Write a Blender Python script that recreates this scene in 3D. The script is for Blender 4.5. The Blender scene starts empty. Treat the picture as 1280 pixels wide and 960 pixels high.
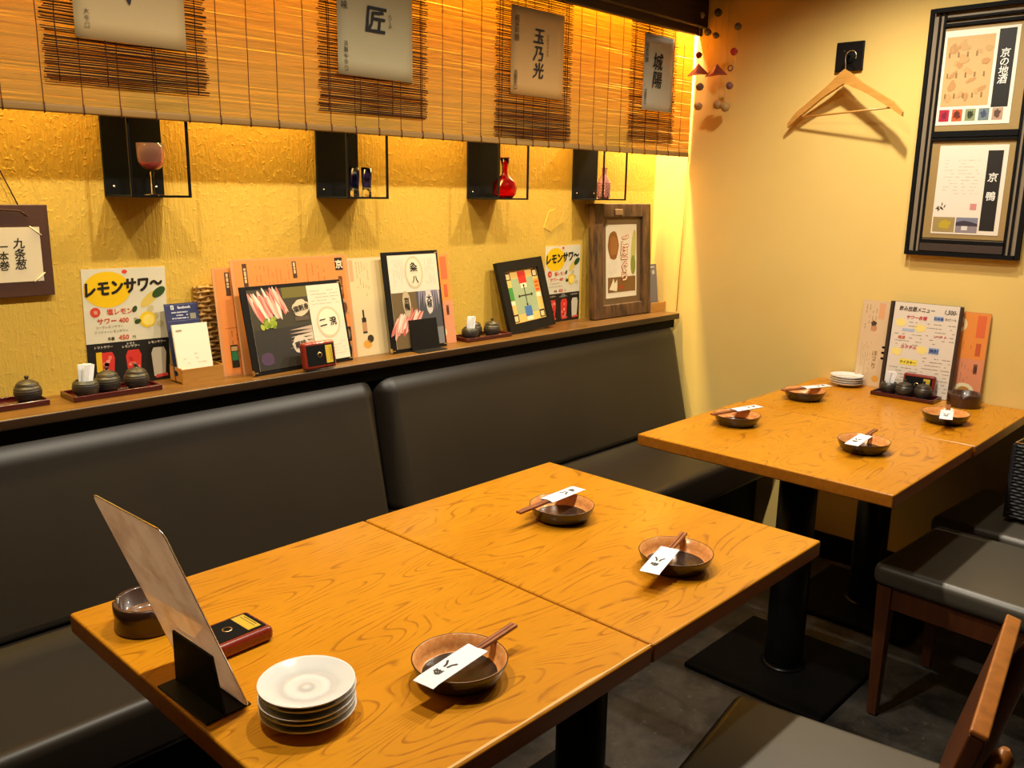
import bpy, bmesh, math, random
from mathutils import Vector, Matrix, Euler

RND = random.Random(11)
SC = bpy.context.scene
COL = SC.collection
PI = math.pi

# ------------------------------------------------------------------ camera
cam = bpy.data.cameras.new('camera')
cam.sensor_width = 36.0
cam.lens = 36.0 * 1093.8 / 1280.0
cam.clip_start = 0.02
cam_ob = bpy.data.objects.new('camera', cam)
COL.objects.link(cam_ob)
_yaw, _pit, _rol = math.radians(43.3458), math.radians(-12.4384), math.radians(0.9459)
_f = Vector((math.cos(_pit) * math.cos(_yaw), math.cos(_pit) * math.sin(_yaw), math.sin(_pit)))
_r = Vector((math.sin(_yaw), -math.cos(_yaw), 0.0))
_u = _r.cross(_f)
_r2 = _r * math.cos(_rol) + _u * math.sin(_rol)
_u2 = _u * math.cos(_rol) - _r * math.sin(_rol)
cam_ob.matrix_world = Matrix(((_r2.x, _u2.x, -_f.x, -3.240), (_r2.y, _u2.y, -_f.y, -2.228),
                              (_r2.z, _u2.z, -_f.z, 1.405), (0, 0, 0, 1)))
SC.camera = cam_ob

# ------------------------------------------------------------------ exposure, world, lights
SC.view_settings.view_transform = 'Standard'
SC.view_settings.look = 'None'
SC.view_settings.exposure = 0.0
SC.view_settings.gamma = 1.0
SC.view_settings.use_curve_mapping = False

wd = bpy.data.worlds.new('world'); SC.world = wd; wd.use_nodes = True
wd.node_tree.nodes['Background'].inputs[0].default_value = (1.0, 0.8, 0.55, 1)
wd.node_tree.nodes['Background'].inputs[1].default_value = 0.006


def spot(name, loc, power, color, size=146, blend=0.75, radius=0.03, aim=(0, 0, -1)):
    l = bpy.data.lights.new(name, 'SPOT')
    l.energy = power; l.color = color; l.spot_size = math.radians(size); l.spot_blend = blend
    l.shadow_soft_size = radius
    o = bpy.data.objects.new(name, l); COL.objects.link(o)
    o.location = loc
    o.rotation_euler = Vector(aim).to_track_quat('-Z', 'Y').to_euler()
    return o


WARM = (1.0, 0.89, 0.70)
for lx, pw in ((-2.80, 52), (-2.07, 58), (-1.34, 48), (-0.61, 62)):     # the row of downlights over the tables
    spot('downlight', (lx, -1.10, 2.35), pw, WARM)
spot('downlight', (-0.75, -1.56, 2.35), 26, WARM)


def area(name, loc, sx, sy, power, color, aim):
    l = bpy.data.lights.new(name, 'AREA')
    l.shape = 'RECTANGLE'; l.size = sx; l.size_y = sy; l.energy = power; l.color = color
    o = bpy.data.objects.new(name, l); COL.objects.link(o); o.location = loc
    o.rotation_euler = Vector(aim).to_track_quat('-Z', 'Y').to_euler()
    return o


# warm strip lamp in the slot between blind and wall, under the ceiling
strip_lamp = area('strip_lamp', (-1.65, -0.070, 2.16), 3.2, 0.05, 105, (1.0, 0.74, 0.24), (0, -0.50, -1))
corner_lamp = area('strip_lamp', (-0.12, -0.080, 2.10), 0.20, 0.06, 30, (1.0, 0.90, 0.70), (0.45, 0.0, -1))


# ------------------------------------------------------------------ materials
def lin(c):
    if isinstance(c, str):
        c = c.lstrip('#'); c = [int(c[i:i + 2], 16) / 255 for i in (0, 2, 4)]
        return tuple((x / 12.92 if x <= 0.04045 else ((x + 0.055) / 1.055) ** 2.4) for x in c) + (1.0,)
    return tuple(c) + (1.0,) if len(c) == 3 else tuple(c)


class NT:
    def __init__(s, name):
        s.m = bpy.data.materials.new(name); s.m.use_nodes = True
        s.t = s.m.node_tree; s.b = s.t.nodes['Principled BSDF']
        s.out = s.t.nodes['Material Output']

    def n(s, typ, ins=None, **kw):
        nd = s.t.nodes.new(typ)
        for k, v in kw.items(): setattr(nd, k, v)
        for k, v in (ins or {}).items():
            if isinstance(v, bpy.types.NodeSocket): s.t.links.new(v, nd.inputs[k])
            else: nd.inputs[k].default_value = v
        return nd

    def l(s, a, b): s.t.links.new(a, b)

    def coords(s, scale=(1, 1, 1), kind='Object', rot=(0, 0, 0)):
        tc = s.n('ShaderNodeTexCoord')
        mp = s.n('ShaderNodeMapping', {'Vector': tc.outputs[kind], 'Scale': scale, 'Rotation': rot})
        return mp.outputs[0]

    def noise(s, vec, scale=5, detail=3, rough=0.5, dist=0.0):
        return s.n('ShaderNodeTexNoise', {'Vector': vec, 'Scale': scale, 'Detail': detail, 'Roughness': rough, 'Distortion': dist}).outputs[0]

    def ramp(s, fac, stops):
        r = s.n('ShaderNodeValToRGB', {'Fac': fac}); e = r.color_ramp.elements
        while len(e) < len(stops): e.new(0.5)
        for el, (p, c) in zip(e, stops): el.position = p; el.color = lin(c)
        return r.outputs[0]

    def mix(s, fac, a, b, mode='MIX'):
        nd = s.n('ShaderNodeMix', data_type='RGBA', blend_type=mode)
        for k, v in ((0, fac), (6, a), (7, b)):
            if isinstance(v, bpy.types.NodeSocket): s.t.links.new(v, nd.inputs[k])
            else: nd.inputs[k].default_value = v if k == 0 else lin(v)
        return nd.outputs[2]

    def math(s, op, a, b=0.0):
        nd = s.n('ShaderNodeMath', operation=op)
        for k, v in ((0, a), (1, b)):
            if isinstance(v, bpy.types.NodeSocket): s.t.links.new(v, nd.inputs[k])
            else: nd.inputs[k].default_value = v
        return nd.outputs[0]

    def bump(s, h, strength=0.3, dist=0.002):
        nd = s.n('ShaderNodeBump', {'Height': h, 'Strength': strength, 'Distance': dist})
        s.l(nd.outputs[0], s.b.inputs['Normal'])

    def set(s, **kw):
        names = dict(color='Base Color', rough='Roughness', metal='Metallic', spec='Specular IOR Level', coat='Coat Weight',
                     coat_rough='Coat Roughness', trans='Transmission Weight', ior='IOR', alpha='Alpha', sheen='Sheen Weight')
        for k, v in kw.items():
            i = s.b.inputs[names[k]]
            if isinstance(v, bpy.types.NodeSocket): s.t.links.new(v, i)
            else: i.default_value = lin(v) if k == 'color' else v
        return s


_plain = {}


def plain(color, rough=0.5, metal=0.0, coat=0.0, spec=0.5):
    k = (str(color), rough, metal, coat, spec)
    if k not in _plain:
        t = NT('plain'); t.set(color=color, rough=rough, metal=metal, coat=coat, spec=spec)
        # a breath of unevenness so that no surface is one dead tone
        n_ = t.noise(t.coords(), 60, 2)
        t.set(rough=t.math('ADD', t.math('MULTIPLY', n_, 0.12), rough - 0.06))
        _plain[k] = t.m
    return _plain[k]


def ink(color): return plain(color, 0.55)


def m_plaster(name, base, base2, streak, bumpy, dist):
    t = NT(name)
    v = t.coords()
    big = t.noise(v, 2.2, 3, 0.55)
    fine = t.noise(v, 45, 4, 0.6)
    st = t.noise(t.coords(streak), 1.0, 4, 0.6, 0.4)
    c = t.mix(t.ramp(big, ((0.3, (0, 0, 0)), (0.72, (1, 1, 1)))), base, base2)
    speck = t.ramp(t.noise(v, 160, 1), ((0.76, (0, 0, 0)), (0.80, (1, 1, 1))))
    c = t.mix(t.math('MULTIPLY', speck, 0.18), c, (0.30, 0.16, 0.04))
    t.set(color=c, rough=0.75, spec=0.25)
    blob = t.ramp(t.noise(v, 75, 3, 0.6), ((0.55, (0, 0, 0)), (0.72, (1, 1, 1))))
    h = t.math('ADD', t.math('MULTIPLY', st, 0.9), t.math('ADD', t.math('MULTIPLY', fine, 0.35), t.math('MULTIPLY', blob, 0.32)))
    t.bump(h, bumpy, dist)
    return t.m


M = {}
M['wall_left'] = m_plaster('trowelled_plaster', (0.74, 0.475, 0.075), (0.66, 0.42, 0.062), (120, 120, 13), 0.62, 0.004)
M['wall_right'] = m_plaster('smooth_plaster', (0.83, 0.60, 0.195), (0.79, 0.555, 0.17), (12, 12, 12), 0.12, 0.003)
M['wall_dark'] = m_plaster('dark_plaster', (0.14, 0.085, 0.03), (0.12, 0.07, 0.025), (20, 20, 12), 0.2, 0.003)  # dark brown plaster for the ceiling and the walls out of view


def m_tablewood():
    t = NT('table_oak')
    v = t.coords((1, 1, 1))
    oi = t.n('ShaderNodeObjectInfo')
    off = t.n('ShaderNodeVectorMath', {0: v, 1: oi.outputs['Location']}, operation='ADD').outputs[0]
    mp = t.n('ShaderNodeMapping', {'Vector': off, 'Scale': (1.5, 7.0, 1.0)}).outputs[0]
    field = t.noise(mp, 1.25, 1.2, 0.4, 0.25)
    saw = t.math('FRACT', t.math('MULTIPLY', field, 27.0))
    line = t.ramp(saw, ((0.0, (1, 1, 1)), (0.08, (0.7, 0.7, 0.7)), (0.22, (0.0, 0.0, 0.0)), (0.92, (0, 0, 0)), (1.0, (1, 1, 1))))
    mp2 = t.n('ShaderNodeMapping', {'Vector': off, 'Scale': (14, 190, 1)}).outputs[0]
    pore = t.ramp(t.noise(mp2, 1.0, 3, 0.6), ((0.50, (0, 0, 0)), (0.70, (1, 1, 1))))
    breaks = t.ramp(t.noise(t.n('ShaderNodeMapping', {'Vector': off, 'Scale': (22, 40, 1)}).outputs[0], 1.0, 2), ((0.38, (0, 0, 0)), (0.58, (1, 1, 1))))
    big = t.noise(t.n('ShaderNodeMapping', {'Vector': off, 'Scale': (2, 5, 1)}).outputs[0], 1.0, 3)
    c = t.mix(t.ramp(big, ((0.3, (0, 0, 0)), (0.7, (1, 1, 1)))), (0.54, 0.210, 0.005), (0.63, 0.262, 0.008))
    c = t.mix(t.math('MULTIPLY', t.math('MULTIPLY', line, breaks), 0.80), c, (0.27, 0.078, 0.003))
    c = t.mix(t.math('MULTIPLY', pore, 0.22), c, (0.36, 0.115, 0.008))
    t.set(color=c, rough=0.38, spec=0.25, coat=0.28, coat_rough=0.16)
    t.bump(t.math('ADD', line, pore), 0.05, 0.0006)
    return t.m


def m_wood(name, c1, c2, scale=(4, 60, 60), rough=0.45, coat=0.1, bump=0.12):
    t = NT(name)
    g = t.noise(t.coords(scale), 1.0, 4, 0.6, 0.6)
    t.set(color=t.mix(t.ramp(g, ((0.35, (0, 0, 0)), (0.65, (1, 1, 1)))), c1, c2), rough=rough, coat=coat, coat_rough=0.3)
    t.bump(g, bump, 0.001)
    return t.m


M['table'] = m_tablewood()
M['table_edge'] = m_wood('table_edge_wood', (0.36, 0.115, 0.006), (0.46, 0.155, 0.010), (5, 70, 70), 0.35)
M['ledge'] = m_wood('ledge_wood', (0.095, 0.040, 0.007), (0.18, 0.080, 0.013), (3, 70, 30), 0.4, 0.15)
M['beam'] = m_wood('beam_wood', (0.030, 0.014, 0.007), (0.055, 0.026, 0.012), (3, 40, 40), 0.6, 0)
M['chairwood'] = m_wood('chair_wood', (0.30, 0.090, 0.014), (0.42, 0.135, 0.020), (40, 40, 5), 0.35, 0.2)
M['shadedwood'] = m_wood('chair_wood_shaded', (0.075, 0.021, 0.006), (0.115, 0.032, 0.008), (40, 40, 5), 0.4, 0.1)  # same chair wood with the shade put into its colour
M['hangerwood'] = m_wood('hanger_wood', (0.56, 0.27, 0.055), (0.66, 0.34, 0.08), (8, 60, 60), 0.35, 0.3)
M['rustic'] = m_wood('rustic_wood', (0.026, 0.012, 0.005), (0.15, 0.07, 0.024), (45, 45, 9), 0.6, 0.0, 0.8)
M['holderwood'] = m_wood('holder_wood', (0.42, 0.19, 0.035), (0.52, 0.25, 0.05), (5, 60, 60), 0.4, 0.1)


def m_leather():
    t = NT('bench_leather')
    v = t.coords()
    vo = t.n('ShaderNodeTexVoronoi', {'Vector': v, 'Scale': 420.0}).outputs[0]
    big = t.noise(v, 5, 3)
    t.set(color=t.mix(big, (0.0185, 0.0135, 0.0090), (0.0265, 0.0195, 0.0130)), rough=0.42, spec=0.5)
    t.bump(vo, 0.12, 0.0006)
    return t.m


M['leather'] = m_leather()
_sl = NT('seat_leather'); _sv = _sl.coords()
_sl.set(color=_sl.mix(_sl.noise(_sv, 6, 3), (0.070, 0.060, 0.046), (0.095, 0.083, 0.064)), rough=0.36)
_sl.bump(_sl.n('ShaderNodeTexVoronoi', {'Vector': _sv, 'Scale': 420.0}).outputs[0], 0.12, 0.0006)
M['seat_leather'] = _sl.m


def m_floor():
    t = NT('slate_floor')
    v = t.coords()
    a = t.noise(v, 7, 6, 0.65, 0.6); b = t.noise(v, 40, 4, 0.7)
    c = t.mix(t.ramp(a, ((0.35, (0, 0, 0)), (0.70, (1, 1, 1)))), (0.022, 0.021, 0.021), (0.105, 0.095, 0.082))
    c = t.mix(t.math('MULTIPLY', t.ramp(b, ((0.58, (0, 0, 0)), (0.75, (1, 1, 1)))), 0.45), c, (0.26, 0.24, 0.21))
    t.set(color=c, rough=0.55); t.bump(t.math('ADD', a, b), 0.25, 0.003)
    return t.m


M['floor'] = m_floor()


def m_reed(name, c1, c2, transl, sc):
    t = NT(name)
    g = t.noise(t.coords(sc), 1.0, 4, 0.65)
    c = t.mix(t.ramp(g, ((0.32, (0, 0, 0)), (0.68, (1, 1, 1)))), c1, c2)
    t.set(color=c, rough=0.5, spec=0.35)
    tr = t.n('ShaderNodeBsdfTranslucent'); t.l(c, tr.inputs[0])
    mx = t.n('ShaderNodeMixShader', {0: transl}); t.l(t.b.outputs[0], mx.inputs[1]); t.l(tr.outputs[0], mx.inputs[2])
    t.l(mx.outputs[0], t.out.inputs[0])
    return t.m


M['reed'] = m_reed('straw_reed', (0.62, 0.40, 0.075), (0.75, 0.52, 0.115), 0.54, (4.5, 30, 330))
M['darkreed'] = m_reed('dark_reed', (0.032, 0.011, 0.005), (0.085, 0.028, 0.010), 0.04, (9, 60, 160))
M['cord'] = plain((0.16, 0.055, 0.015), 0.8)
M['darkcord'] = plain((0.055, 0.018, 0.008), 0.8)
M['black'] = plain((0.008, 0.007, 0.007), 0.45, spec=0.2)
M['blackmetal'] = plain((0.004, 0.004, 0.0045), 0.35, spec=0.3)
M['matteblack'] = plain((0.005, 0.005, 0.0055), 0.7, spec=0.12)
M['lacquer'] = plain((0.060, 0.006, 0.007), 0.22, coat=0.5)
M['redplastic'] = plain((0.22, 0.022, 0.010), 0.28, coat=0.4)
def m_porcelain():
    t = NT('ringed_porcelain')
    v = t.coords(); sp = t.n('ShaderNodeSeparateXYZ', {0: v})
    r = t.math('SQRT', t.math('ADD', t.math('MULTIPLY', sp.outputs[0], sp.outputs[0]), t.math('MULTIPLY', sp.outputs[1], sp.outputs[1])))
    r = t.math('ADD', r, t.math('MULTIPLY', t.math('SUBTRACT', t.noise(v, 40, 2), 0.5), 0.004))
    f = t.ramp(t.math('MULTIPLY', r, 14.0), ((0.0, (0.78, 0.78, 0.75)), (0.12, (0.55, 0.55, 0.53)), (0.22, (0.78, 0.78, 0.75)), (0.38, (0.80, 0.80, 0.77)), (0.46, (0.60, 0.60, 0.58)), (0.62, (0.76, 0.76, 0.73)), (0.88, (0.84, 0.83, 0.80))))
    t.set(color=f, rough=0.15, coat=0.3); return t.m


M['porcelain'] = m_porcelain()
M['paper'] = plain((0.86, 0.88, 0.92), 0.6)
M['cream'] = plain((0.78, 0.66, 0.46), 0.65)
M['steel'] = plain((0.75, 0.74, 0.72), 0.25, metal=1.0)
M['brass'] = plain((0.85, 0.62, 0.30), 0.3, metal=1.0)
M['chop'] = m_wood('chopstick_wood', (0.24, 0.070, 0.022), (0.36, 0.115, 0.04), (30, 30, 30), 0.4, 0.15)


def m_clay():
    t = NT('pot_clay')
    w = t.n('ShaderNodeTexWave', {'Vector': t.coords(), 'Scale': 55.0, 'Distortion': 2.5, 'Detail': 2.0}, bands_direction='Z').outputs[1]
    big = t.noise(t.coords((9, 9, 20)), 1.0, 3)
    c = t.mix(t.ramp(big, ((0.45, (0, 0, 0)), (0.70, (1, 1, 1)))), (0.024, 0.022, 0.020), (0.10, 0.058, 0.020))
    t.set(color=c, rough=0.4); t.bump(w, 0.35, 0.0012)
    return t.m


M['clay'] = m_clay()


def m_bowl_inside():
    t = NT('bowl_glaze')
    a = t.noise(t.coords(), 130, 3, 0.7)
    t.set(color=t.mix(t.ramp(a, ((0.40, (0, 0, 0)), (0.75, (1, 1, 1)))), (0.72, 0.27, 0.075), (0.84, 0.44, 0.15)), rough=0.24, metal=0.05, coat=0.4)
    return t.m


M['bowl_in'] = m_bowl_inside()
M['bowl_dark'] = plain((0.022, 0.015, 0.010), 0.25, coat=0.4)


def glass(name, color, rough=0.03):
    t = NT(name); t.set(color=color, rough=rough, trans=1.0, ior=1.45); return t.m


M['glass_clear'] = glass('clear_glass', (0.95, 0.92, 0.90))
M['glass_pink'] = glass('pink_glass', (0.97, 0.74, 0.66)); M['glass_pink'].node_tree.nodes['Principled BSDF'].inputs['IOR'].default_value = 1.12; M['glass_pink'].node_tree.nodes['Principled BSDF'].inputs['Transmission Weight'].default_value = 0.93; M['glass_pink'].node_tree.nodes['Principled BSDF'].inputs['Base Color'].default_value = (0.92, 0.60, 0.50, 1)
M['ruby'] = plain((0.62, 0.05, 0.03), 0.12, coat=0.6)
M['glass_red'] = glass('red_glass', (0.75, 0.03, 0.03))
M['glass_blue'] = glass('blue_glass', (0.16, 0.16, 0.80))
M['glass_rose'] = glass('rose_cut_glass', (0.96, 0.66, 0.68), 0.05)
_rt = NT('rose_crystal'); _rt.set(color=(0.55, 0.24, 0.24), rough=0.10, trans=0.55, ior=1.35, coat=0.8, coat_rough=0.03); M['rose'] = _rt.m
M['glass_amber'] = glass('amber_glass', (0.85, 0.55, 0.22), 0.08)


def m_laminate():
    t = NT('laminated_card')
    a = t.noise(t.coords((18, 18, 18)), 1.0, 4, 0.6)
    c = t.mix(t.ramp(a, ((0.45, (0, 0, 0)), (0.68, (1, 1, 1)))), (0.80, 0.68, 0.56), (0.66, 0.52, 0.40))
    t.set(color=c, rough=0.06, coat=1.0, coat_rough=0.02)
    tr = t.n('ShaderNodeBsdfTranslucent'); t.l(c, tr.inputs[0])
    mx = t.n('ShaderNodeMixShader', {0: 0.55}); t.l(t.b.outputs[0], mx.inputs[1]); t.l(tr.outputs[0], mx.inputs[2]); t.l(mx.outputs[0], t.out.inputs[0])
    return t.m


M['laminate'] = m_laminate()


def m_weave(name, c1, c2, s):
    t = NT(name)
    g = t.noise(t.coords((s, s, s)), 1.0, 3)
    t.set(color=t.mix(g, c1, c2), rough=0.55); t.bump(g, 0.3, 0.001)
    return t.m


M['rattan'] = m_weave('split_bamboo', (0.30, 0.15, 0.035), (0.50, 0.28, 0.07), 90)
M['blackrattan'] = m_weave('black_rattan', (0.006, 0.006, 0.008), (0.02, 0.02, 0.024), 120)
M['fabric_tan'] = m_weave('tan_mount_cloth', (0.26, 0.165, 0.05), (0.42, 0.28, 0.10), 420)
M['fabric_dark'] = m_weave('grey_mount_cloth', (0.17, 0.125, 0.08), (0.31, 0.235, 0.15), 500)


# ------------------------------------------------------------------ mesh builder
class MB:
    def __init__(s): s.v = []; s.f = []; s.m = []; s.s = []

    def add(s, vs, fs, m=0, smooth=False, M_=None):
        o = len(s.v)
        s.v += [tuple(M_ @ Vector(p)) if M_ else tuple(p) for p in vs]
        s.f += [tuple(i + o for i in f) for f in fs]
        s.m += [m] * len(fs); s.s += [smooth] * len(fs)
        return s

    def box(s, c, d, m=0, M_=None):
        x, y, z = (k / 2 for k in d)
        vs = [(c[0] + a * x, c[1] + b * y, c[2] + e * z) for a in (-1, 1) for b in (-1, 1) for e in (-1, 1)]
        return s.add(vs, [(0, 1, 3, 2), (4, 6, 7, 5), (0, 4, 5, 1), (2, 3, 7, 6), (0, 2, 6, 4), (1, 5, 7, 3)], m, False, M_)

    def rbox(s, c, d, r, seg=2, m=0, M_=None, fn=None, smooth=True):
        bm = bmesh.new(); bmesh.ops.create_cube(bm, size=1.0)
        for v in bm.verts: v.co = Vector((v.co.x * d[0], v.co.y * d[1], v.co.z * d[2]))
        bmesh.ops.bevel(bm, geom=list(bm.edges), offset=r, segments=seg, profile=0.5, affect='EDGES')
        bm.normal_update()
        vs = [Vector(c) + v.co for v in bm.verts]
        if fn: vs = [fn(v) for v in vs]
        s.add(vs, [[v.index for v in f.verts] for f in bm.faces], m, smooth, M_)
        bm.free(); return s

    def tube(s, pts, r, n=6, m=0, caps=True, smooth=True, M_=None):
        pts = [Vector(p) for p in pts]; rs = r if isinstance(r, (list, tuple)) else [r] * len(pts)
        vs = []; up = None
        for i, p in enumerate(pts):
            t = (pts[min(i + 1, len(pts) - 1)] - pts[max(i - 1, 0)]).normalized()
            if up is None: up = Vector((0, 0, 1)) if abs(t.z) < 0.9 else Vector((1, 0, 0))
            a = t.cross(up).normalized(); b = a.cross(t).normalized(); up = b
            vs += [p + (a * math.cos(2 * PI * k / n) + b * math.sin(2 * PI * k / n)) * rs[i] for k in range(n)]
        fs = [(i * n + k, i * n + (k + 1) % n, (i + 1) * n + (k + 1) % n, (i + 1) * n + k) for i in range(len(pts) - 1) for k in range(n)]
        s.add(vs, fs, m, smooth, M_)
        if caps:
            o = len(s.v) - len(vs)
            s.f += [tuple(o + k for k in range(n))[::-1], tuple(o + (len(pts) - 1) * n + k for k in range(n))]
            s.m += [m, m]; s.s += [False, False]
        return s

    def lathe(s, prof, n=24, c=(0, 0, 0), m=0, smooth=True, M_=None, flute=0.0, nf=0):
        vs = []
        for r, z in prof:
            for k in range(n):
                a = 2 * PI * k / n; q = r * (1 + flute * math.cos(nf * a))
                vs.append((c[0] + q * math.cos(a), c[1] + q * math.sin(a), c[2] + z))
        fs = [(i * n + k, i * n + (k + 1) % n, (i + 1) * n + (k + 1) % n, (i + 1) * n + k) for i in range(len(prof) - 1) for k in range(n)]
        return s.add(vs, fs, m, smooth, M_)

    def prism(s, poly, y0, y1, m=0, M_=None):            # poly in (x, z), counter-clockwise seen from -y
        n = len(poly)
        vs = [(x, y0, z) for x, z in poly] + [(x, y1, z) for x, z in poly]
        fs = [tuple(range(n)), tuple(range(2 * n - 1, n - 1, -1))] + [(i, i + n, (i + 1) % n + n, (i + 1) % n) for i in range(n)]
        return s.add(vs, fs, m, False, M_)

    def build(s, name, mats, parent=None, loc=None, rot=None, wn=False):
        me = bpy.data.meshes.new(name); me.from_pydata(s.v, [], s.f)
        for x in (mats if isinstance(mats, (list, tuple)) else [mats]): me.materials.append(x)
        me.polygons.foreach_set('material_index', s.m); me.polygons.foreach_set('use_smooth', s.s); me.update()
        return link(name, me, parent, loc, rot, wn)


def link(name, me, parent=None, loc=None, rot=None, wn=False):
    o = bpy.data.objects.new(name, me); COL.objects.link(o)
    if parent: o.parent = parent
    if loc: o.location = loc
    if rot: o.rotation_euler = rot
    if wn:
        w = o.modifiers.new('weighted normals', 'WEIGHTED_NORMAL'); w.keep_sharp = True
    return o


def tag(o, label=None, cat=None, group=None, kind=None):
    for k, v in (('label', label), ('category', cat), ('group', group), ('kind', kind)):
        if v: o[k] = v
    return o


def thing(name, label, cat, loc=(0, 0, 0), rot=(0, 0, 0), group=None):
    o = bpy.data.objects.new(name, None); COL.objects.link(o)
    o.empty_display_size = 0.05
    o.location = loc; o.rotation_euler = rot
    return tag(o, label, cat, group)


def copy_tree(o, parent=None):
    c = o.copy(); COL.objects.link(c)
    if parent: c.parent = parent
    for ch in list(o.children): copy_tree(ch, c)
    return c


def struct(name, mb, m, wn=False): return tag(mb.build(name, m, wn=wn), kind='structure')


TEXTS = []


def text(body, size, color, parent, x, z, y=-0.0012, rot=0.0, vert=False, bold=0.0, align='CENTER', shear=0.0, sx=1.0, space=1.0, name='lettering', flat=False):
    """flat lettering, read from -y, centred on (x, z) in its parent's frame"""
    cu = bpy.data.curves.new('lettering', 'FONT')
    cu.body = '\n'.join(body) if vert else body
    cu.size = size / 1.15; cu.align_x = align; cu.align_y = 'CENTER'
    cu.shear = shear; cu.space_line = space * 0.86; cu.resolution_u = 2; cu.fill_mode = 'FRONT'
    o = bpy.data.objects.new('lettering_curve', cu); COL.objects.link(o)
    TEXTS.append((o, name, parent, (x, y, z), bold * size * 0.8, rot, sx, ink(color), flat))


def finish_texts():
    bpy.context.view_layer.update()
    dg = bpy.context.evaluated_depsgraph_get()
    done = []
    for o, name, parent, loc, bold, r, sx, mt, flat in TEXTS:
        me = bpy.data.meshes.new_from_object(o.evaluated_get(dg))
        Mx = Matrix.Rotation(PI / 2, 4, 'X') @ Matrix.Rotation(r, 4, 'Z') @ Matrix.Diagonal((sx, 1, 1, 1))
        me.transform(Mx)
        if len(me.vertices):
            xs = [v.co.x for v in me.vertices]; zs = [v.co.z for v in me.vertices]
            me.transform(Matrix.Translation((-(min(xs) + max(xs)) / 2, 0, -(min(zs) + max(zs)) / 2)))
        if bold > 0:                                   # heavier strokes: the glyphs printed over themselves a hair apart
            vs = [v.co.copy() for v in me.vertices]; fs = [tuple(p.vertices) for p in me.polygons]
            mb = MB()
            for k, (dx, dz) in enumerate(((-1, -0.6), (1, -0.6), (-1, 0.6), (1, 0.6), (0, 1), (0, -1))):
                mb.add([(v.x + dx * bold, v.y - k * 0.00001, v.z + dz * bold) for v in vs], fs)
            me = bpy.data.meshes.new('lettering'); me.from_pydata(mb.v, [], mb.f); me.update()
        if flat:                                       # lies on a level face, seen from above
            me.transform(Matrix.Rotation(-PI / 2, 4, 'X'))
        me.materials.clear(); me.materials.append(mt); me.name = 'lettering'
        done.append((o, name, me, parent, loc))
    for o, name, me, parent, loc in done:
        bpy.data.objects.remove(o)
        if len(me.polygons): link(name, me, parent, loc)


class Print:
    """flat printed areas on a sheet, (u, v) in metres, facing -y; one mesh, one material per colour"""
    def __init__(s, y=-0.0006, step=0.00022): s.mb = MB(); s.cols = []; s.y = y; s.step = step

    def c(s, color):
        if color not in s.cols: s.cols.append(color)
        return s.cols.index(color)

    def poly(s, pts, color, layer=0):
        y = s.y - layer * s.step
        s.mb.add([(u, y, v) for u, v in pts], [tuple(range(len(pts)))], s.c(color))
        return s

    def rect(s, u0, v0, u1, v1, color, layer=0): return s.poly([(u0, v0), (u1, v0), (u1, v1), (u0, v1)], color, layer)

    def ell(s, u, v, ru, rv, color, layer=0, rot=0.0, n=18, wob=0.0):
        pts = []
        for k in range(n):
            a = 2 * PI * k / n; w = 1 + wob * RND.uniform(-1, 1)
            x, z = ru * w * math.cos(a), rv * w * math.sin(a)
            pts.append((u + x * math.cos(rot) - z * math.sin(rot), v + x * math.sin(rot) + z * math.cos(rot)))
        return s.poly(pts, color, layer)

    def dash_rows(s, u0, v0, u1, v1, rows, color, layer=1, h=0.35, fill=0.75):
        dv = (v1 - v0) / rows
        for i in range(rows):
            u = u0
            vv = v0 + (i + 0.5) * dv
            while u < u1:
                w = RND.uniform(0.004, 0.014)
                if RND.random() < fill: s.rect(u, vv - dv * h / 2, min(u + w, u1), vv + dv * h / 2, color, layer)
                u += w + RND.uniform(0.001, 0.003)
        return s

    def dash_cols(s, u0, v0, u1, v1, cols, color, layer=1, h=0.35, fill=0.75):
        du = (u1 - u0) / cols
        for i in range(cols):
            v = v1; uu = u0 + (i + 0.5) * du
            end = v0 + (v1 - v0) * RND.uniform(0, 0.35)
            while v > end:
                w = RND.uniform(0.004, 0.012)
                if RND.random() < fill: s.rect(uu - du * h / 2, max(v - w, v0), uu + du * h / 2, v, color, layer)
                v -= w + RND.uniform(0.001, 0.003)
        return s

    def build(s, name, parent): return s.mb.build(name, [ink(c) for c in s.cols], parent)


def rect_frame(mb, w, h, t, d, z0=0.0, m=0, y=0.0):
    """four mitre-less rails, w x h outside, rail width t, depth d in front of y"""
    mb.box((-w / 2 + t / 2, y - d / 2, z0 + h / 2), (t, d, h), m); mb.box((w / 2 - t / 2, y - d / 2, z0 + h / 2), (t, d, h), m)
    mb.box((0, y - d / 2, z0 + t / 2), (w - 2 * t, d, t), m); mb.box((0, y - d / 2, z0 + h - t / 2), (w - 2 * t, d, t), m)
    return mb


ENDW = -PI / 2          # turn of things that face the room from the end wall (their local -y looks along world -x)

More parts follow.
